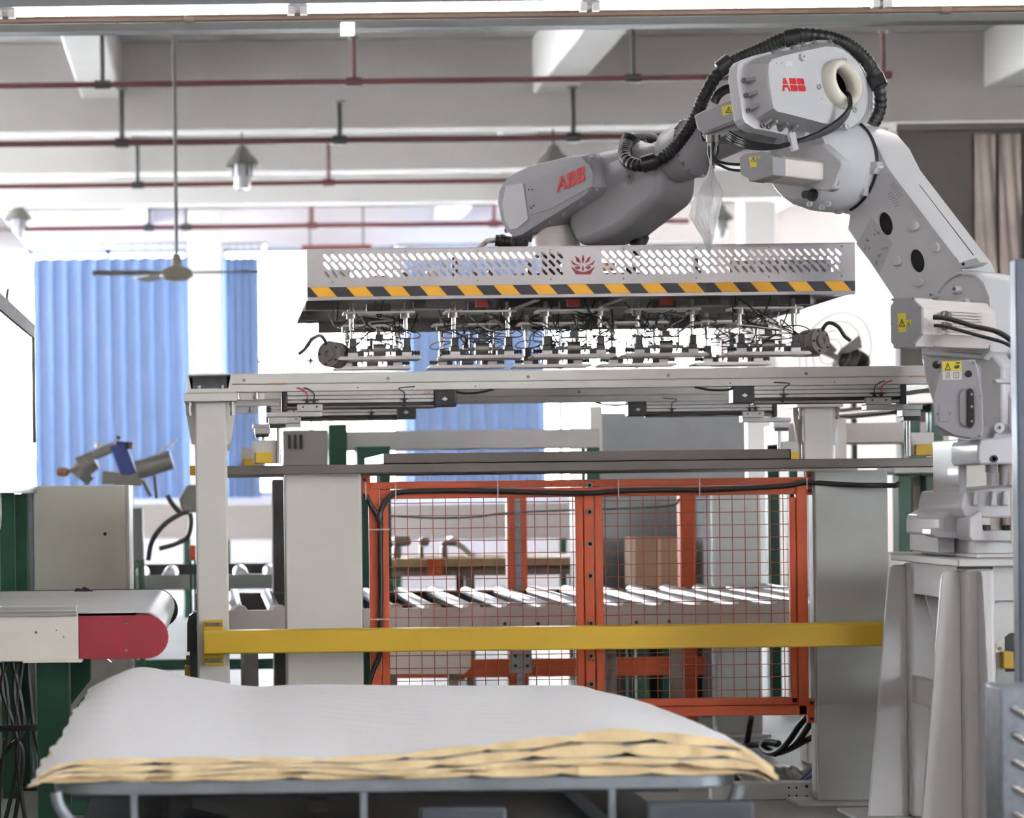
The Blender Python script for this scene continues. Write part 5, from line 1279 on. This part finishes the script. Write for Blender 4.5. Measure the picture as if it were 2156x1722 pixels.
cart = thing('trolley', 'grey steel tube trolley carrying the pile of foam sheets', 'trolley', (.45, 6.6, 0))
def rrect(x0, x1, y0, y1, z, r):
    o = []
    for cx_, cy_, a0 in ((x1 - r, y1 - r, 0), (x0 + r, y1 - r, 90), (x0 + r, y0 + r, 180), (x1 - r, y0 + r, 270)):
        for k in range(7): a = math.radians(a0 + 15 * k); o.append(V((cx_ + r * math.cos(a), cy_ + r * math.sin(a), z)))
    return o
cx0, cx1, cy0, cy1 = -.405, 1.235, 5.62, 7.45
lp = rrect(cx0, cx1, cy0, cy1, ZTR, .12)
q = MB(); n_ = len(lp); inner = rrect(cx0 + .03, cx1 - .03, cy0 + .03, cy1 - .03, ZTR, .1)
q.plate([lp, inner], (0, 0, -.032)); obj('top_rim', q, tray_steel, cart, bevel=.006, seg=3)
for i in range(9):
    y = cy0 + .12 + i * (cy1 - cy0 - .24) / 8; obj('slat', MB().box(cx0 + .03, cx1 - .03, y, y + .05, ZTR - .03, ZTR - .006), tray_steel, cart)
for y in (cy0 + .015, cy1 - .015):
    for s, x in ((1, cx0), (-1, cx1)):
        q = MB(); P = [(x + s * .01, y, ZTR - .025), (x + s * .02, y, ZTR - .06), (x + s * .06, y, ZTR - .11), (x + s * .12, y, ZTR - .135)]
        q.tube(smooth_path(P, 5), .015, 10); obj('end_loop', q, tray_steel, cart)
    q = MB(); q.box(cx0 + .11, cx1 - .11, y - .015, y + .015, ZTR - .155, ZTR - .12); obj('lower_rail', q, tray_steel, cart, bevel=.004)
    for px in (690, 766, 1290):
        X = at(px, 1675, 5.62).x
        if px == 690: X = at(282, 1680, 5.62).x
        q = MB(); q.box(X - .008, X + .008, y - .01, y + .01, ZTR - .125, ZTR - .03); obj('spacer', q, tray_steel, cart)
    for X in (cx0 + .2, cx1 - .25): obj('leg', MB().box(X, X + .05, y - .02, y + .03, .09, ZTR - .15), cart_dark, cart)
for X in (cx0 + .2, cx1 - .25): obj('under_beam', MB().box(X, X + .05, cy0, cy1, ZTR - .2, ZTR - .155), cart_dark, cart)
q = MB(); pbox(q, 1362, 1588, 1690, 1760, 5.56, .05); obj('corner_block', q, cart_dark, cart, bevel=.006)
q = MB(); pbox(q, 886, 1066, 1702, 1750, 5.57, .04); obj('corner_block', q, cart_dark, cart, bevel=.006)
for x0, x1 in ((372, 405), (650, 690)):
    q = MB(); pbox(q, x0, x1, 1684, 1708, 5.9, .05); obj('dark_bracket', q, dark_steel, cart)
obj('dark_rail', MB().box(at(150, 1690, 6.1).x, at(1430, 1690, 6.1).x, 6.1, 6.15, ZTR - .1, ZTR - .05), cart_dark, cart)
for s in (0, 1):
    q = MB(); a = V((cx0 + .3, 6.3 + s * .3, .12)); b = V((cx1 - .3, 6.3 + s * .3, ZTR - .2))
    q.bar(a if not s else V((a.x, a.y, b.z)), b if not s else V((b.x, b.y, a.z)), .05, .03); obj('scissor_arm', q, cart_dark, cart)
obj('shade_deck', MB().box(cx0 + .02, cx1 - .02, cy0 + .12, cy1 - .02, ZTR - .235, ZTR - .215), cart_dark, cart)  # dark sheet added to give the darkness under the pile
obj('base_frame', MB().box(cx0 + .15, cx1 - .15, cy0 + .1, cy1 - .1, .08, .12), cart_dark, cart)
for X in (cx0 + .25, cx1 - .25):
    for y in (cy0 + .15, cy1 - .15):
        q = MB(); q.cyl((X - .02, y, .045), (X + .02, y, .045), .045, 16); obj('wheel', q, black_rub, cart)

# ================================================================== LEFT SIDE
YL0, YL1 = 7.8, 9.65
bc = thing('belt_conveyor', 'white belt conveyor with a red rounded end plate', 'conveyor', (-.9, 8.7, 0))
zr0, zr1 = at(166, 1388, YL0).z, at(166, 1297, YL0).z; xr0 = at(166, 1340, YL0).x; xr1 = at(355, 1340, YL0).x; rr = (zr1 - zr0) / 2; zm = (zr0 + zr1) / 2
prof = [(xr0, zr0), (xr1 - rr, zr0)] + [(xr1 - rr + rr * math.cos(a), zm + rr * math.sin(a)) for a in [math.radians(-75 + 15 * k) for k in range(11)]] + [(xr1 - rr, zr1), (xr0, zr1)]
for Y in (YL0, YL1 - .012):
    q = MB(); q.prism([V((x, Y, z)) for x, z in prof], (0, .012, 0)); ep = obj('end_plate', q, red_pl if Y < 8 else black_pl, bc, bevel=.002, label='red rounded end plate' if Y < 8 else 'black rounded end plate')
    if Y < 8:
        for px, py in ((265, 1312), (266, 1369)):
            q = MB(); bolt(q, at(px, py, YL0), (0, -1, 0), .005); obj('screw', q, bolt_m, ep)
XW = -2.6
q = MB(); pbox(q, -900, 165, 1294, 1391, YL0 - .004, .02, 166); obj('side_cover', q, cream_m, bc, bevel=.002)
q = MB(); pbox(q, -900, 162, 1275, 1297, YL0 - .01, .04, 166); q.box(at(-900, 1290, YL0).x, at(162, 1290, YL0).x, YL0 - .016, YL0 - .01, at(166, 1288, YL0).z, at(166, 1284, YL0).z); obj('edge_profile', q, alu, bc, bevel=.002)
q = MB(); pbox(q, 48, 172, 1389, 1395, YL0 - .03, .1, 110); obj('foot_flange', q, cream_m, bc)
for px, py in ((76, 1331), (119, 1327), (134, 1341)):
    q = MB(); c = at(px, py, YL0 - .004); q.cyl(c, c + V((0, -.002, 0)), .004 if px == 76 else .0025, 8); obj('screw', q, dark_steel, bc)
zbt = at(340, 1270, 8.6).z; rb_ = .07; zrm = zr1 + .012 - rb_; xr_ = xr1 - rr - .012
bp = [(XW, zrm + rb_)] + [(xr_ + rb_ * math.cos(a), zrm + rb_ * math.sin(a)) for a in [math.radians(90 - 12 * k) for k in range(16)]] + [(XW, zrm - rb_)]
bp2 = [(xr_ + (x - xr_) * (1 if x <= xr_ else .93), zrm + (z - zrm) * .93) for x, z in bp]
q = MB(); prof2 = bp + bp2[::-1]; q.prism([V((x, YL0 + .03, z)) for x, z in prof2], (0, YL1 - YL0 - .06, 0)); obj('belt', q, belt_m, bc, ang=.5)
q = MB(); q.cyl((xr_, YL0 + .012, zrm), (xr_, YL1 - .012, zrm), rb_ * .92, 28); obj('end_roller', q, dark_steel, bc)
q = MB(); q.prism([V((x, YL1 - .035, z)) for x, z in [(xr_ + (x - xr_) * 1.04 if x > xr_ else x, zrm + (z - zrm) * 1.04) for x, z in bp]], (0, .012, 0)); obj('belt_edge', q, black_rub, bc)
a, b = at(78, 1500, 8.0).x, at(146, 1500, 8.0).x
for Y in (8.0, 9.3): obj('leg', MB().box(a, b, Y, Y + .1, 0, zr0 - .003), green, bc)
obj('leg', MB().box(-2.3, -2.2, 8, 8.1, 0, zr0), green, bc)
q = MB(); q.bar(at(230, 1390, 9.2), at(120, 1530, 9.2), .04, .02); obj('diagonal_brace', q, alu, bc)
q = MB(); q.bar(at(-40, 1535, 8.3), at(150, 1530, 8.3), .03, .02); obj('cross_tube', q, black_pl, bc)
obj('inner_frame', MB().box(XW, xr0 + .02, YL0 + .05, YL1 - .05, zr0 + .01, zr0 + .04), dark_steel, bc)
# hanging dark cables below the conveyor
for k in range(6):
    rnd = random.Random(k); x_ = 4 + k * 11; q = MB()
    q.tube(smooth_path([at(x_, 1395, 8.6), at(x_ + rnd.uniform(-15, 15), 1450, 8.6), at(x_ + rnd.uniform(-20, 25), 1540, 8.6), at(x_ + rnd.uniform(-25, 40), 1600, 8.6), V((at(x_ + rnd.uniform(-40, 60), 1650, 8.6).x, 8.6, .01))], 5), .009, 6)
    tag(obj('hanging_cable', q, black_rub), 'black cable hanging below the white belt conveyor', 'cable', 'cables under the belt conveyor')
q = MB(); q.prism([at(156, 1245, 9.5), at(160, 1238, 9.5), at(172, 1240, 9.5), at(176, 1235, 9.5), at(196, 1244, 9.5), at(190, 1253, 9.5)], (0, .03, 0))
t = thing('latch_handle', 'small black latch handle lying at the back of the belt', 'latch', at(176, 1252, 9.5)); obj('lever', q, black_pl, t); q = MB(); q.cyl(at(180, 1248, 9.48), at(180, 1250, 9.54), .008, 8); obj('pivot', q, dark_steel, t)

# beige cabinet with frame
YK = 10.3
t = thing('cabinet', 'beige sheet steel cabinet behind the belt conveyor', 'cabinet', at(170, 1250, YK))
a, b, z0_, z1_ = prect(72, 268, 1022, 1500, YK); 
obj('body', MB().box(a, b, YK, YK + .8, .0, z1_), beige_m, t, bevel=.004)
obj('corner_trim', MB().box(b, b + .012, YK - .003, YK + .02, .05, z1_), alu, t); obj('corner_trim', MB().box(a - .045, a - .002, YK - .01, YK + .05, 0, z1_ + .01), galv, t)
q = MB(); q.cyl(at(221, 1124, YK), at(221, 1124, YK - .004), .008, 12); obj('lock', q, dark_steel, t)
t = thing('green_post', 'dark green machine post between pale panels beside the beige cabinet', 'post', at(40, 1240, 10.1))
a, b, z0_, z1_ = prect(20, 58, 1040, 1240, 10.1); obj('post', MB().box(a, b, 10.1, 10.2, 0, z1_), green, t, bevel=.004); obj('foot', MB().box(a - .03, b + .03, 10.08, 10.22, 0, .012), green, t)
t = thing('panel_stack', 'pale grey stacked machine panels beside the green post', 'panel', at(5, 1240, 10.3))
for yt, yb in ((1075, 1122), (1125, 1160), (1163, 1300)):
    a, b, z0_, z1_ = prect(-80, 18, yt, yb, 10.3, 5); obj('panel', MB().box(a, b, 10.3, 10.36, z0_ if yb < 1300 else 0, z1_), cream_m, t, bevel=.003)
# white machine enclosure: glossy side panels running into the hall
gl_white = mat('glossy_white_panel', (244, 245, 246), .12, var=.01, spec=.8, coat=.8)
XE = at(74, 760, 10.3).x; zt_ = at(75, 545, 10.3).z; ze0 = at(75, 1026, 10.3).z
t = thing('machine_enclosure', 'tall glossy white machine enclosure at the edge of the hall', 'machine', (XE - .8, 8.6, 0))
obj('side_panel', MB().box(XE - .03, XE, 6.6, 10.3, ze0 + .004, zt_), gl_white, t)
obj('front_panel', MB().box(XE - 1.6, XE - .03, 10.27, 10.3, ze0 + .004, zt_), gl_white, t); obj('rear_panel', MB().box(XE - 1.6, XE - .03, 6.6, 6.63, ze0, zt_), gl_white, t)
obj('roof', MB().box(XE - 1.6, XE - .03, 6.63, 10.27, zt_ - .03, zt_), gl_white, t)
obj('bottom_rail', MB().box(XE - .04, XE + .002, 6.6, 10.3, ze0 - .025, ze0 + .004), stainless, t)
zf = at(72, 712, 10.2).z
reflection_m = mat('dark_grey_reflection', (92, 90, 92), .7, spec=.1)
obj('window_rail', MB().box(XE, XE + .006, 8.4, 10.22, zf, zf + .06), reflection_m, t); obj('window_stile', MB().box(XE, XE + .006, 10.18, 10.22, zf - .45, zf), reflection_m, t)  # dark strips painting a frame's reflection on the glossy side panel
c = at(12, 605, 9.0); q = MB(); q.prism([V((XE + .001, 9.0, c.z)), V((XE + .001, 8.93, c.z - .05)), V((XE + .001, 9.06, c.z - .045))], (.004, 0, 0)); obj('arrow_mark', q, mid_steel, t)
for Y in (6.7, 9.9): obj('leg', MB().box(XE - .12, XE - .06, Y - .06, Y, 0, ze0 - .02), green, t); obj('leg', MB().box(XE - 1.55, XE - 1.5, Y - .06, Y, 0, ze0 - .02), green, t)
q = MB(); q.cyl((XE - .5, 9.2, ze0 - .08), (XE - .06, 9.2, ze0 - .08), .09, 24); obj('bag_roll', q, mat('pale_roll', (196, 188, 184), .5), t)

# ================================================================== BACKGROUND MACHINES
def blk(name, cat, label, m, x0, x1, yt, yb, Y, d, legs=True, group=None, bev=.005):
    t = thing(name, label, cat, at((x0 + x1) / 2, yb, Y), group)
    q = MB(); pbox(q, x0, x1, yt, yb, Y, d); obj('body', q, m, t, bevel=bev)
    if legs:
        a, b, z0, z1 = prect(x0, x1, yt, yb, Y); w = min(.07, (b - a) / 3)
        if z0 > .02:
            for xx in (a, b - w):
                for yy in (Y, Y + d - w): obj('leg', MB().box(xx, xx + w, yy, yy + w, 0, z0), green, t)
    return t
blk('conveyor_beam', 'beam', 'long pale grey conveyor beam on green legs behind the table frame', mat('pale_grey_profile', (188, 187, 187), .4, metal=.2), 600, 1262, 906, 946, 12.9, .25)
t = blk('vented_machine', 'machine', 'grey machine housing with dark vents under the rear actuators', mat('mid_grey_case', (150, 147, 146), .5), 596, 690, 905, 985, 12.2, .3)
for k in range(3): q = MB(); pbox(q, 606 + 12 * k, 613 + 12 * k, 915, 945, 12.19, .01); obj('vent', q, black_pl, t)
t = blk('green_column', 'column', 'dark green machine column under the pale conveyor beam', green, 692, 731, 893, 985, 12.6, .2)
blk('green_block', 'machine', 'low dark green machine block beside the green column', green, 752, 822, 940, 985, 12.6, .3)
t = blk('control_cabinet', 'cabinet', 'large grey control cabinet seen through the gate mesh', mat('cabinet_grey', (150, 152, 155), .5), 1243, 1570, 868, 1245, 13.4, .8, False)
q = MB(); pbox(q, 1243, 1268, 855, 960, 13.2, .1); obj('edge_post', q, paint_white, t)
q = MB(); pbox(q, 1272, 1566, 948, 952, 13.39, .01); obj('seam', q, mid_steel, t)
a, b, z0_, z1_ = prect(1243, 1570, 868, 1245, 13.4); obj('plinth', MB().box(a, b, 13.45, 14.1, 0, z0_), dark_steel, t)
t = blk('carton', 'carton', 'brown cardboard carton stacked before the grey control cabinet', wood_m, 1338, 1440, 1132, 1236, 12.9, .35)
q = MB(); pbox(q, 1385, 1392, 1132, 1236, 12.895, .01); obj('tape', q, mat('tan_tape', (176, 150, 120), .5), t)
t = blk('gate_machine', 'machine', 'grey machine column with a dark tapered tool beyond the gate', mat('machine_blue_grey', (166, 172, 178), .45), 1480, 1592, 1048, 1246, 12.9, .3, False)
a, b, z0_, z1_ = prect(1480, 1592, 1048, 1246, 12.9); obj('base', MB().box(a, b, 12.95, 13.15, 0, z0_), dark_steel, t)
q = MB(); q.prism([at(x, y, 12.88) for x, y in ((1492, 1050), (1555, 1050), (1555, 1070), (1545, 1075), (1543, 1190), (1535, 1210), (1528, 1190), (1525, 1075), (1492, 1066))], (0, .02, 0)); obj('tool', q, mid_steel, t)
q = MB(); pbox(q, 1558, 1574, 1050, 1120, 12.86, .03); obj('tube', q, paint_white, t)
q = MB(); pbox(q, 1552, 1568, 1208, 1220, 12.86, .03); obj('knob', q, red_pl, t)
# work table with machinery far behind the gate
t = thing('work_table', 'long brown work table with yellow edge far behind the gate', 'table', at(1000, 1230, 15.0))
q = MB(); pbox(q, 700, 1262, 1176, 1192, 15.0, .9, 980); obj('top', q, mat('yellow_brown_edge', (176, 150, 110), .6), t)
q = MB(); pbox(q, 700, 1262, 1192, 1212, 15.05, .8, 980); obj('apron', q, mat('brown_apron', (140, 122, 110), .6), t)
q = MB(); pbox(q, 900, 932, 1176, 1212, 14.98, .02); obj('panel', q, orange, t)
a, b, z0_, z1_ = prect(700, 1262, 1176, 1212, 15.05, 980)
for X in (a + .05, (a + b) / 2, b - .1): obj('leg', MB().box(X, X + .06, 15.1, 15.16, 0, z0_), mid_steel, t); obj('leg', MB().box(X, X + .06, 15.7, 15.76, 0, z0_), mid_steel, t)
for k, (x0, x1, yt) in enumerate(((828, 866, 1128), (884, 905, 1132), (930, 962, 1140))):
    t = thing('sewing_head', 'grey sewing machine head on the far brown work table', 'machine', at((x0 + x1) / 2, 1176, 15.3), 'sewing heads on the far table')
    q = MB(); pbox(q, x0, x1, yt, 1150, 15.3, .12); obj('arm', q, mid_steel, t, bevel=.02)
    q = MB(); pbox(q, x0, x0 + (x1 - x0) * .4, 1150, 1176.5, 15.3, .12); obj('pillar', q, mid_steel, t, bevel=.01)
t = thing('steel_sheet', 'bright steel sheet leaning on the far work table', 'sheet', at(975, 1176, 15.4)); q = MB(); q.prism([at(x, y, 15.4) for x, y in ((945, 1135), (955, 1130), (1005, 1172), (992, 1175))], (0, .3, .0)); obj('sheet', q, paint_white, t)
# low white wall units below the windows
for k, (x0, x1) in enumerate(((280, 400), (470, 800), (830, 1215))):
    blk('wall_unit', 'cabinet', ['white wall unit below the wide blue curtain', 'white wall unit below the narrow pale curtain', 'white wall unit beyond the far work table'][k], wall_m, x0, x1, 1060, 1135, 24, .8)
# far roller conveyor on the left
t = thing('roller_conveyor', 'far roller conveyor with bright rollers behind the belt conveyor', 'conveyor', at(440, 1240, 13.5))
zq = at(440, 1205, 13.6).z
me = MB().lathe([(.012, 0), (.04, .003), (.045, .01), (.045, .98), (.012, .99)], (0, 0, 0), (0, 1, 0), 20).mesh('far_roller', roller_m)
for px in (205, 290, 355, 430, 508, 575, 650, 720): inst('roller', me, (at(px, 1205, 13.6).x, 13.6, zq - .03), t)
for Y, m_ in ((13.5, paint_grey), (14.6, dark_steel)): obj('side_rail', MB().box(at(150, 1210, 13.5).x, at(760, 1210, 13.5).x, Y, Y + .06, at(440, 1240, 13.5).z, zq + (-.01 if Y < 14 else .02)), m_, t)
for px in (200, 440, 640):
    X = at(px, 1240, 13.5).x
    for Y in (13.5, 14.6): obj('leg', MB().box(X, X + .06, Y, Y + .06, 0, at(440, 1240, 13.5).z), green, t)
obj('stretcher', MB().box(at(150, 1210, 13.5).x, at(760, 1210, 13.5).x, 13.52, 13.56, .25, .31), green, t)
# blurred machine with motors above the cabinet
YM = 14.9
t = thing('motor_machine', 'grey spindle machine with two motors and blue bracket before the curtain', 'machine', at(270, 1030, YM))
mg = mat('grey_motor', (142, 140, 134), .45, metal=.2)
q = MB(); q.tube([at(170, 985, YM), at(200, 968, YM)], [.075, .06], 14); q.lathe([(.08, 0), (.08, .06)], at(178, 990, YM), (-.6, 0, -.7), 14); obj('motor', q, mg, t)
q = MB(); q.bar(at(190, 962, YM), at(245, 938, YM), .05, .06); obj('arm', q, mg, t, bevel=.01)
q = MB(); q.bar(at(248, 935, YM), at(272, 1000, YM), .06, .1); obj('bracket', q, blue_m, t, bevel=.005)
q = MB(); q.tube([at(288, 990, YM), at(362, 968, YM)], [.06, .06], 14); obj('motor', q, mg, t)
q = MB(); q.bar(at(285, 992, YM), at(372, 925, YM), .03, .012); obj('white_lever', q, paint_white, t)
q = MB(); q.ball(at(208, 940, YM), .025, 8); obj('lamp_knob', q, mat('white_knob', (245, 245, 245), .2), t)
q = MB(); q.bar(at(245, 935, YM), at(280, 938, YM), .04); q.tube([at(252, 925, YM), at(248, 918, YM)], .012, 6); q.prism([at(x, y, YM - .03) for x, y in ((268, 928), (282, 945), (262, 946))], (0, .05, 0)); obj('clamp', q, black_pl, t)
q = MB(); q.lathe([(.02, 0), (.03, .02), (.03, .06), (.01, .08)], at(120, 994, YM), (1, 0, 0), 10); q.tube([at(140, 993, YM), at(172, 988, YM)], .012, 6); obj('spindle', q, mat('copper', (170, 120, 92), .4, metal=.5), t)
q = MB(); q.bar(at(215, 1005, YM), at(300, 1010, YM), .05, .08); q.bar(at(265, 1000, YM), V((at(265, 1000, YM).x, YM, 0)), .09, .09); obj('stand', q, mg, t)
q = MB(); q.bar(at(325, 1000, YM), at(330, 1050, YM), .02); q.bar(at(318, 1045, YM), at(300, 1010, YM), .02); obj('linkage', q, black_pl, t)
t = thing('cable_box', 'grey junction box on a post with thick dark cables looping down', 'box', at(395, 1070, 13.2)); q = MB(); q.prism([at(x, y, 13.2) for x, y in ((376, 1050), (395, 1020), (440, 1020), (440, 1080), (385, 1078))], (0, .15, 0)); obj('box', q, mg, t, bevel=.01)
for P in ([(398, 1078), (380, 1082), (345, 1105), (320, 1140), (312, 1180)], [(400, 1080), (402, 1100), (395, 1130), (370, 1145), (335, 1155)], [(352, 1042), (362, 1060), (380, 1080)]):
    q = MB(); q.tube(smooth_path([at(x, y, 13.2) for x, y in P], 6), .014, 7); obj('cable', q, mat('grey_cable', (70, 70, 70), .5), t)
q = MB(); X = at(430, 1080, 13.2).x; q.box(X - .04, X + .04, 13.22, 13.3, 0, at(430, 1080, 13.2).z); obj('post', q, mg, t)
blk('grey_cabinet', 'cabinet', 'narrow grey cabinet behind the corner of the beige cabinet', mat('slate_grey', (128, 130, 132), .5), 272, 300, 1070, 1180, 13.0, .3)
blk('orange_box', 'box', 'small orange switch box on green legs behind the bolted column', orange, 399, 412, 1148, 1180, 13.0, .1)
# green frames and bright gaps on the far right
for k, (x0, x1, lab) in enumerate(((1893, 1922, 'slim green machine post beside the grey post'), (1950, 1990, 'broad dark green machine post next to the robot base'))):
    t = thing('green_post', lab, 'post', at((x0 + x1) / 2, 1230, 12.5)); a, b, z0_, z1_ = prect(x0, x1, 1000, 1200, 12.5); obj('post', MB().box(a, b, 12.5, 12.62, 0, z1_), green, t, bevel=.004); obj('cap', MB().box(a - .03, b + .03, 12.47, 12.65, z1_, z1_ + .015), black_pl, t)
blk('bright_gap', 'screen', 'white panel standing in for the bright gap between the two green posts', wall_m, 1923, 1949, 1002, 1200, 12.6, .1, False)  # bright gap between the posts, made as a white panel
blk('girder', 'beam', 'grey machine beam above the green posts beside the robot', paint_grey, 1880, 2040, 978, 996, 12.4, .3, False)
blk('worktable', 'table', 'pale machine table top behind the posts beside the robot', cream_m, 1870, 2060, 1165, 1205, 12.0, .4)
blk('roller_cover', 'cover', 'pale rounded machine cover behind the actuator near the robot', mat('pinkish_cover', (208, 198, 192), .4), 1660, 2010, 890, 932, 13.6, .6)
q = MB(); q.tube([at(1745, 874, 12.9), at(1990, 852, 12.9)], .03, 12); t = thing('steel_tube', 'bright steel tube resting behind the front actuator near the robot', 'tube', at(1870, 865, 12.6)); obj('tube', q, chrome, t)
q = MB(); X = at(1960, 870, 12.9).x; q.box(X, X + .05, 12.88, 12.93, 0, at(1960, 856, 12.9).z); q.box(at(1760, 870, 12.9).x, at(1760, 870, 12.9).x + .05, 12.88, 12.93, 0, at(1760, 874, 12.9).z); obj('support', q, mid_steel, t)
blk('steel_duct', 'duct', 'shiny steel duct between the actuator and the robot turret', chrome, 1912, 1985, 826, 850, 12.75, .1)
# floor-standing fan in the background
YFn = 14.5; c = at(1762, 745, YFn)
t = thing('floor_fan', 'large floor fan with dark motor and wire guard beyond the gripper', 'fan', (c.x, YFn, 0))
q = MB(); q.lathe([(.05, -.1), (.075, -.08), (.075, .06), (.03, .08)], at(1795, 758, YFn), (-.7, -.7, .25), 16); obj('motor', q, black_pl, t)
ax = V((-.75, -.6, .25)).normalized(); u, v, w = frame_of(ax); hc = at(1765, 748, YFn)
for k, r_ in enumerate((.08, .14, .2, .26)):
    q = MB(); q.tube([hc + (u * math.cos(a) + v * math.sin(a)) * r_ + w * (.1 - r_ * .25) for a in [2 * math.pi * i / 36 for i in range(37)]], .0025, 4, False); obj('guard_ring', q, mid_steel, t)
for k in range(3):
    a = k * 2.1 + .6; d = u * math.cos(a) + v * math.sin(a); p = w.cross(d)
    q = MB(); q.prism([hc + d * .03 - p * .02, hc + d * .17 - p * .035, hc + d * .18 + p * .035 + w * .02, hc + d * .03 + p * .02 + w * .01], w * .006); obj('blade', q, mat('grey_fan_blade', (110, 108, 108), .6), t)
q = MB(); q.tube([at(1795, 758, YFn), V((c.x + .1, YFn, 0.02))], .02, 8); q.bar(at(1720, 735, YFn), at(1792, 765, YFn), .03); obj('stem', q, dark_steel, t)
q = MB(); q.lathe([(.28, 0), (.28, .02), (.05, .05)], (c.x + .1, YFn, 0), (0, 0, 1), 20); obj('base', q, dark_steel, t)
# ================================================================== FLOOR BITS, LOWER RIGHT
t = thing('floor_beam', 'pale steel floor beam with bolt holes at the foot of the grey post', 'beam', at(1640, 1685, 9.5))
q = MB(); pbox(q, 1500, 1712, 1648, 1684, 9.5, .08); obj('beam', q, paint_grey, t, bevel=.003)
for px in (1661, 1677):
    for py in (1658, 1675): q = MB(); c = at(px, py, 9.5); q.cyl(c, c + V((0, -.001, 0)), .004, 8); obj('hole', q, void_m, t)
for py in (1655, 1677): q = MB(); bolt(q, at(1698, py, 9.5), (0, -1, 0), .006); obj('bolt', q, dark_steel, t)
for px in (1510, 1700): X = at(px, 1690, 9.5).x; obj('foot', MB().box(X - .03, X + .03, 9.5, 9.58, 0, at(1640, 1684, 9.5).z + .002), paint_grey, t)
t = thing('cable_bundle', 'black cables looping down to the floor below the gate corner', 'cable', at(1640, 1600, 9.9))
for P in ([(1702, 1505, 9.6), (1680, 1530, 9.7), (1660, 1560, 9.8), (1640, 1580, 9.9), (1620, 1585, 10), (1605, 1575, 10.1), (1612, 1562, 10.1), (1640, 1565, 10)], [(1712, 1512, 9.6), (1695, 1540, 9.7), (1675, 1565, 9.8), (1650, 1580, 9.9), (1600, 1568, 10.2), (1560, 1572, 10.3), (1545, 1580, 10.3)], [(1715, 1550, 9.6), (1690, 1562, 9.8), (1660, 1578, 9.9), (1630, 1587, 10)], [(1582, 1510, 10.2), (1576, 1545, 10.25), (1572, 1570, 10.3)]):
    q = MB(); q.tube(smooth_path([V((p.x, p.y, max(p.z, .02))) for p in [at(*a) for a in P]], 6), .013, 8); obj('cable', q, black_rub, t)
t = thing('plastic_sheet', 'crumpled grey plastic sheet lying on the floor below the gate', 'sheet', (at(1620, 1600, 9.9).x, 10.0, 0))
nx, ny = 18, 14; q = MB(); x0_, x1_ = at(1545, 1600, 9.9).x, at(1712, 1600, 9.9).x
q.add([V((x0_ + (x1_ - x0_) * i / nx, 9.65 + 1.1 * j / ny, .012 + .05 * abs(math.sin(i * .9 + j * .5)) * (.4 + .6 * math.sin(j * .4)) + .03 * (j / ny))) for j in range(ny + 1) for i in range(nx + 1)], [(j * (nx + 1) + i, j * (nx + 1) + i + 1, (j + 1) * (nx + 1) + i + 1, (j + 1) * (nx + 1) + i) for j in range(ny) for i in range(nx)]); obj('sheet', q, mat('grey_film', (150, 150, 148), .4), t, ang=3)
for k, P in enumerate(([(1680, 1645), (1700, 1628), (1716, 1612)], [(1690, 1645), (1706, 1636), (1716, 1630)])):
    q = MB(); q.tube(smooth_path([at(x, y, 9.62) for x, y in P], 5), .005, 6); tag(obj('air_hose', q, wire_blue), 'thin blue air hose beside the foot of the grey post', 'hose', 'blue air hoses by the post')
# yellow and white guard bits right of the stand
t = thing('guard_post', 'white post with yellow brackets behind the robot stand', 'post', at(2102, 1480, 9.9))
q = MB(); X = at(2100, 1350, 9.9).x; q.box(X - .02, X + .03, 9.9, 9.95, 0, at(2100, 1300, 9.9).z); obj('post', q, paint_white, t)
for x0, x1, yt, yb in ((2086, 2099, 1313, 1365), (2113, 2135, 1372, 1408)): q = MB(); pbox(q, x0, x1, yt, yb, 9.86, .06); obj('bracket', q, yellow, t, bevel=.004)
q = MB(); bolt(q, at(2104, 1365, 9.86), (0, -1, 0), .008); obj('bolt', q, bolt_m, t)
blk('dark_machine', 'machine', 'dark grey machine bed behind the robot stand', dark_steel, 2085, 2260, 1408, 1640, 10.2, .5, False)
blk('far_machine', 'machine', 'dark machine housing far behind the robot base', mat('near_black_case', (44, 48, 48), .5), 2096, 2300, 1230, 1400, 12.5, .5)
# ================================================================== NEAR RIGHT EDGE
YN_ = 6.4
t = thing('steel_upright', 'dark blue grey steel upright at the edge beside the robot', 'post', at(2160, 1400, YN_))
a = at(2143, 1000, YN_).x; obj('upright', MB().box(a, a + .05, YN_, YN_ + .05, 0, at(2150, 545, YN_).z), mat('blue_grey_upright', (92, 100, 112), .35, metal=.4), t, bevel=.004)
obj('foot', MB().box(a - .04, a + .09, YN_ - .04, YN_ + .09, 0, .01), dark_steel, t)
q = MB(); q.tube(smooth_path([at(2136, 745, 6.6), at(2150, 740, 6.5), at(2165, 760, 6.45)], 5), .02, 10); obj('cable_grip', q, black_rub, t)
YQ = 5.6
t = thing('galvanised_post', 'galvanised steel post with pressed slots beside the robot stand', 'post', at(2130, 1722, YQ))
a = at(2108, 1600, YQ).x; zt_ = at(2120, 1445, YQ).z
loops = [[V((a, YQ, 0)), V((a + .16, YQ, 0)), V((a + .16, YQ, zt_)), V((a, YQ, zt_))]]
obj('face', MB().box(a, a + .16, YQ, YQ + .12, 0, zt_), galv, t, bevel=.006)
z = at(2140, 1500, YQ).z
while z > .1:
    c = V((a + .047, YQ - .002, z)); q = MB(); d = V((.022, 0, -.014)); q.tube([c - d, c - d * .8, c + d * .8, c + d], [.004, .008, .008, .004], 10); obj('pressed_slot', q, chrome, t); z -= .062
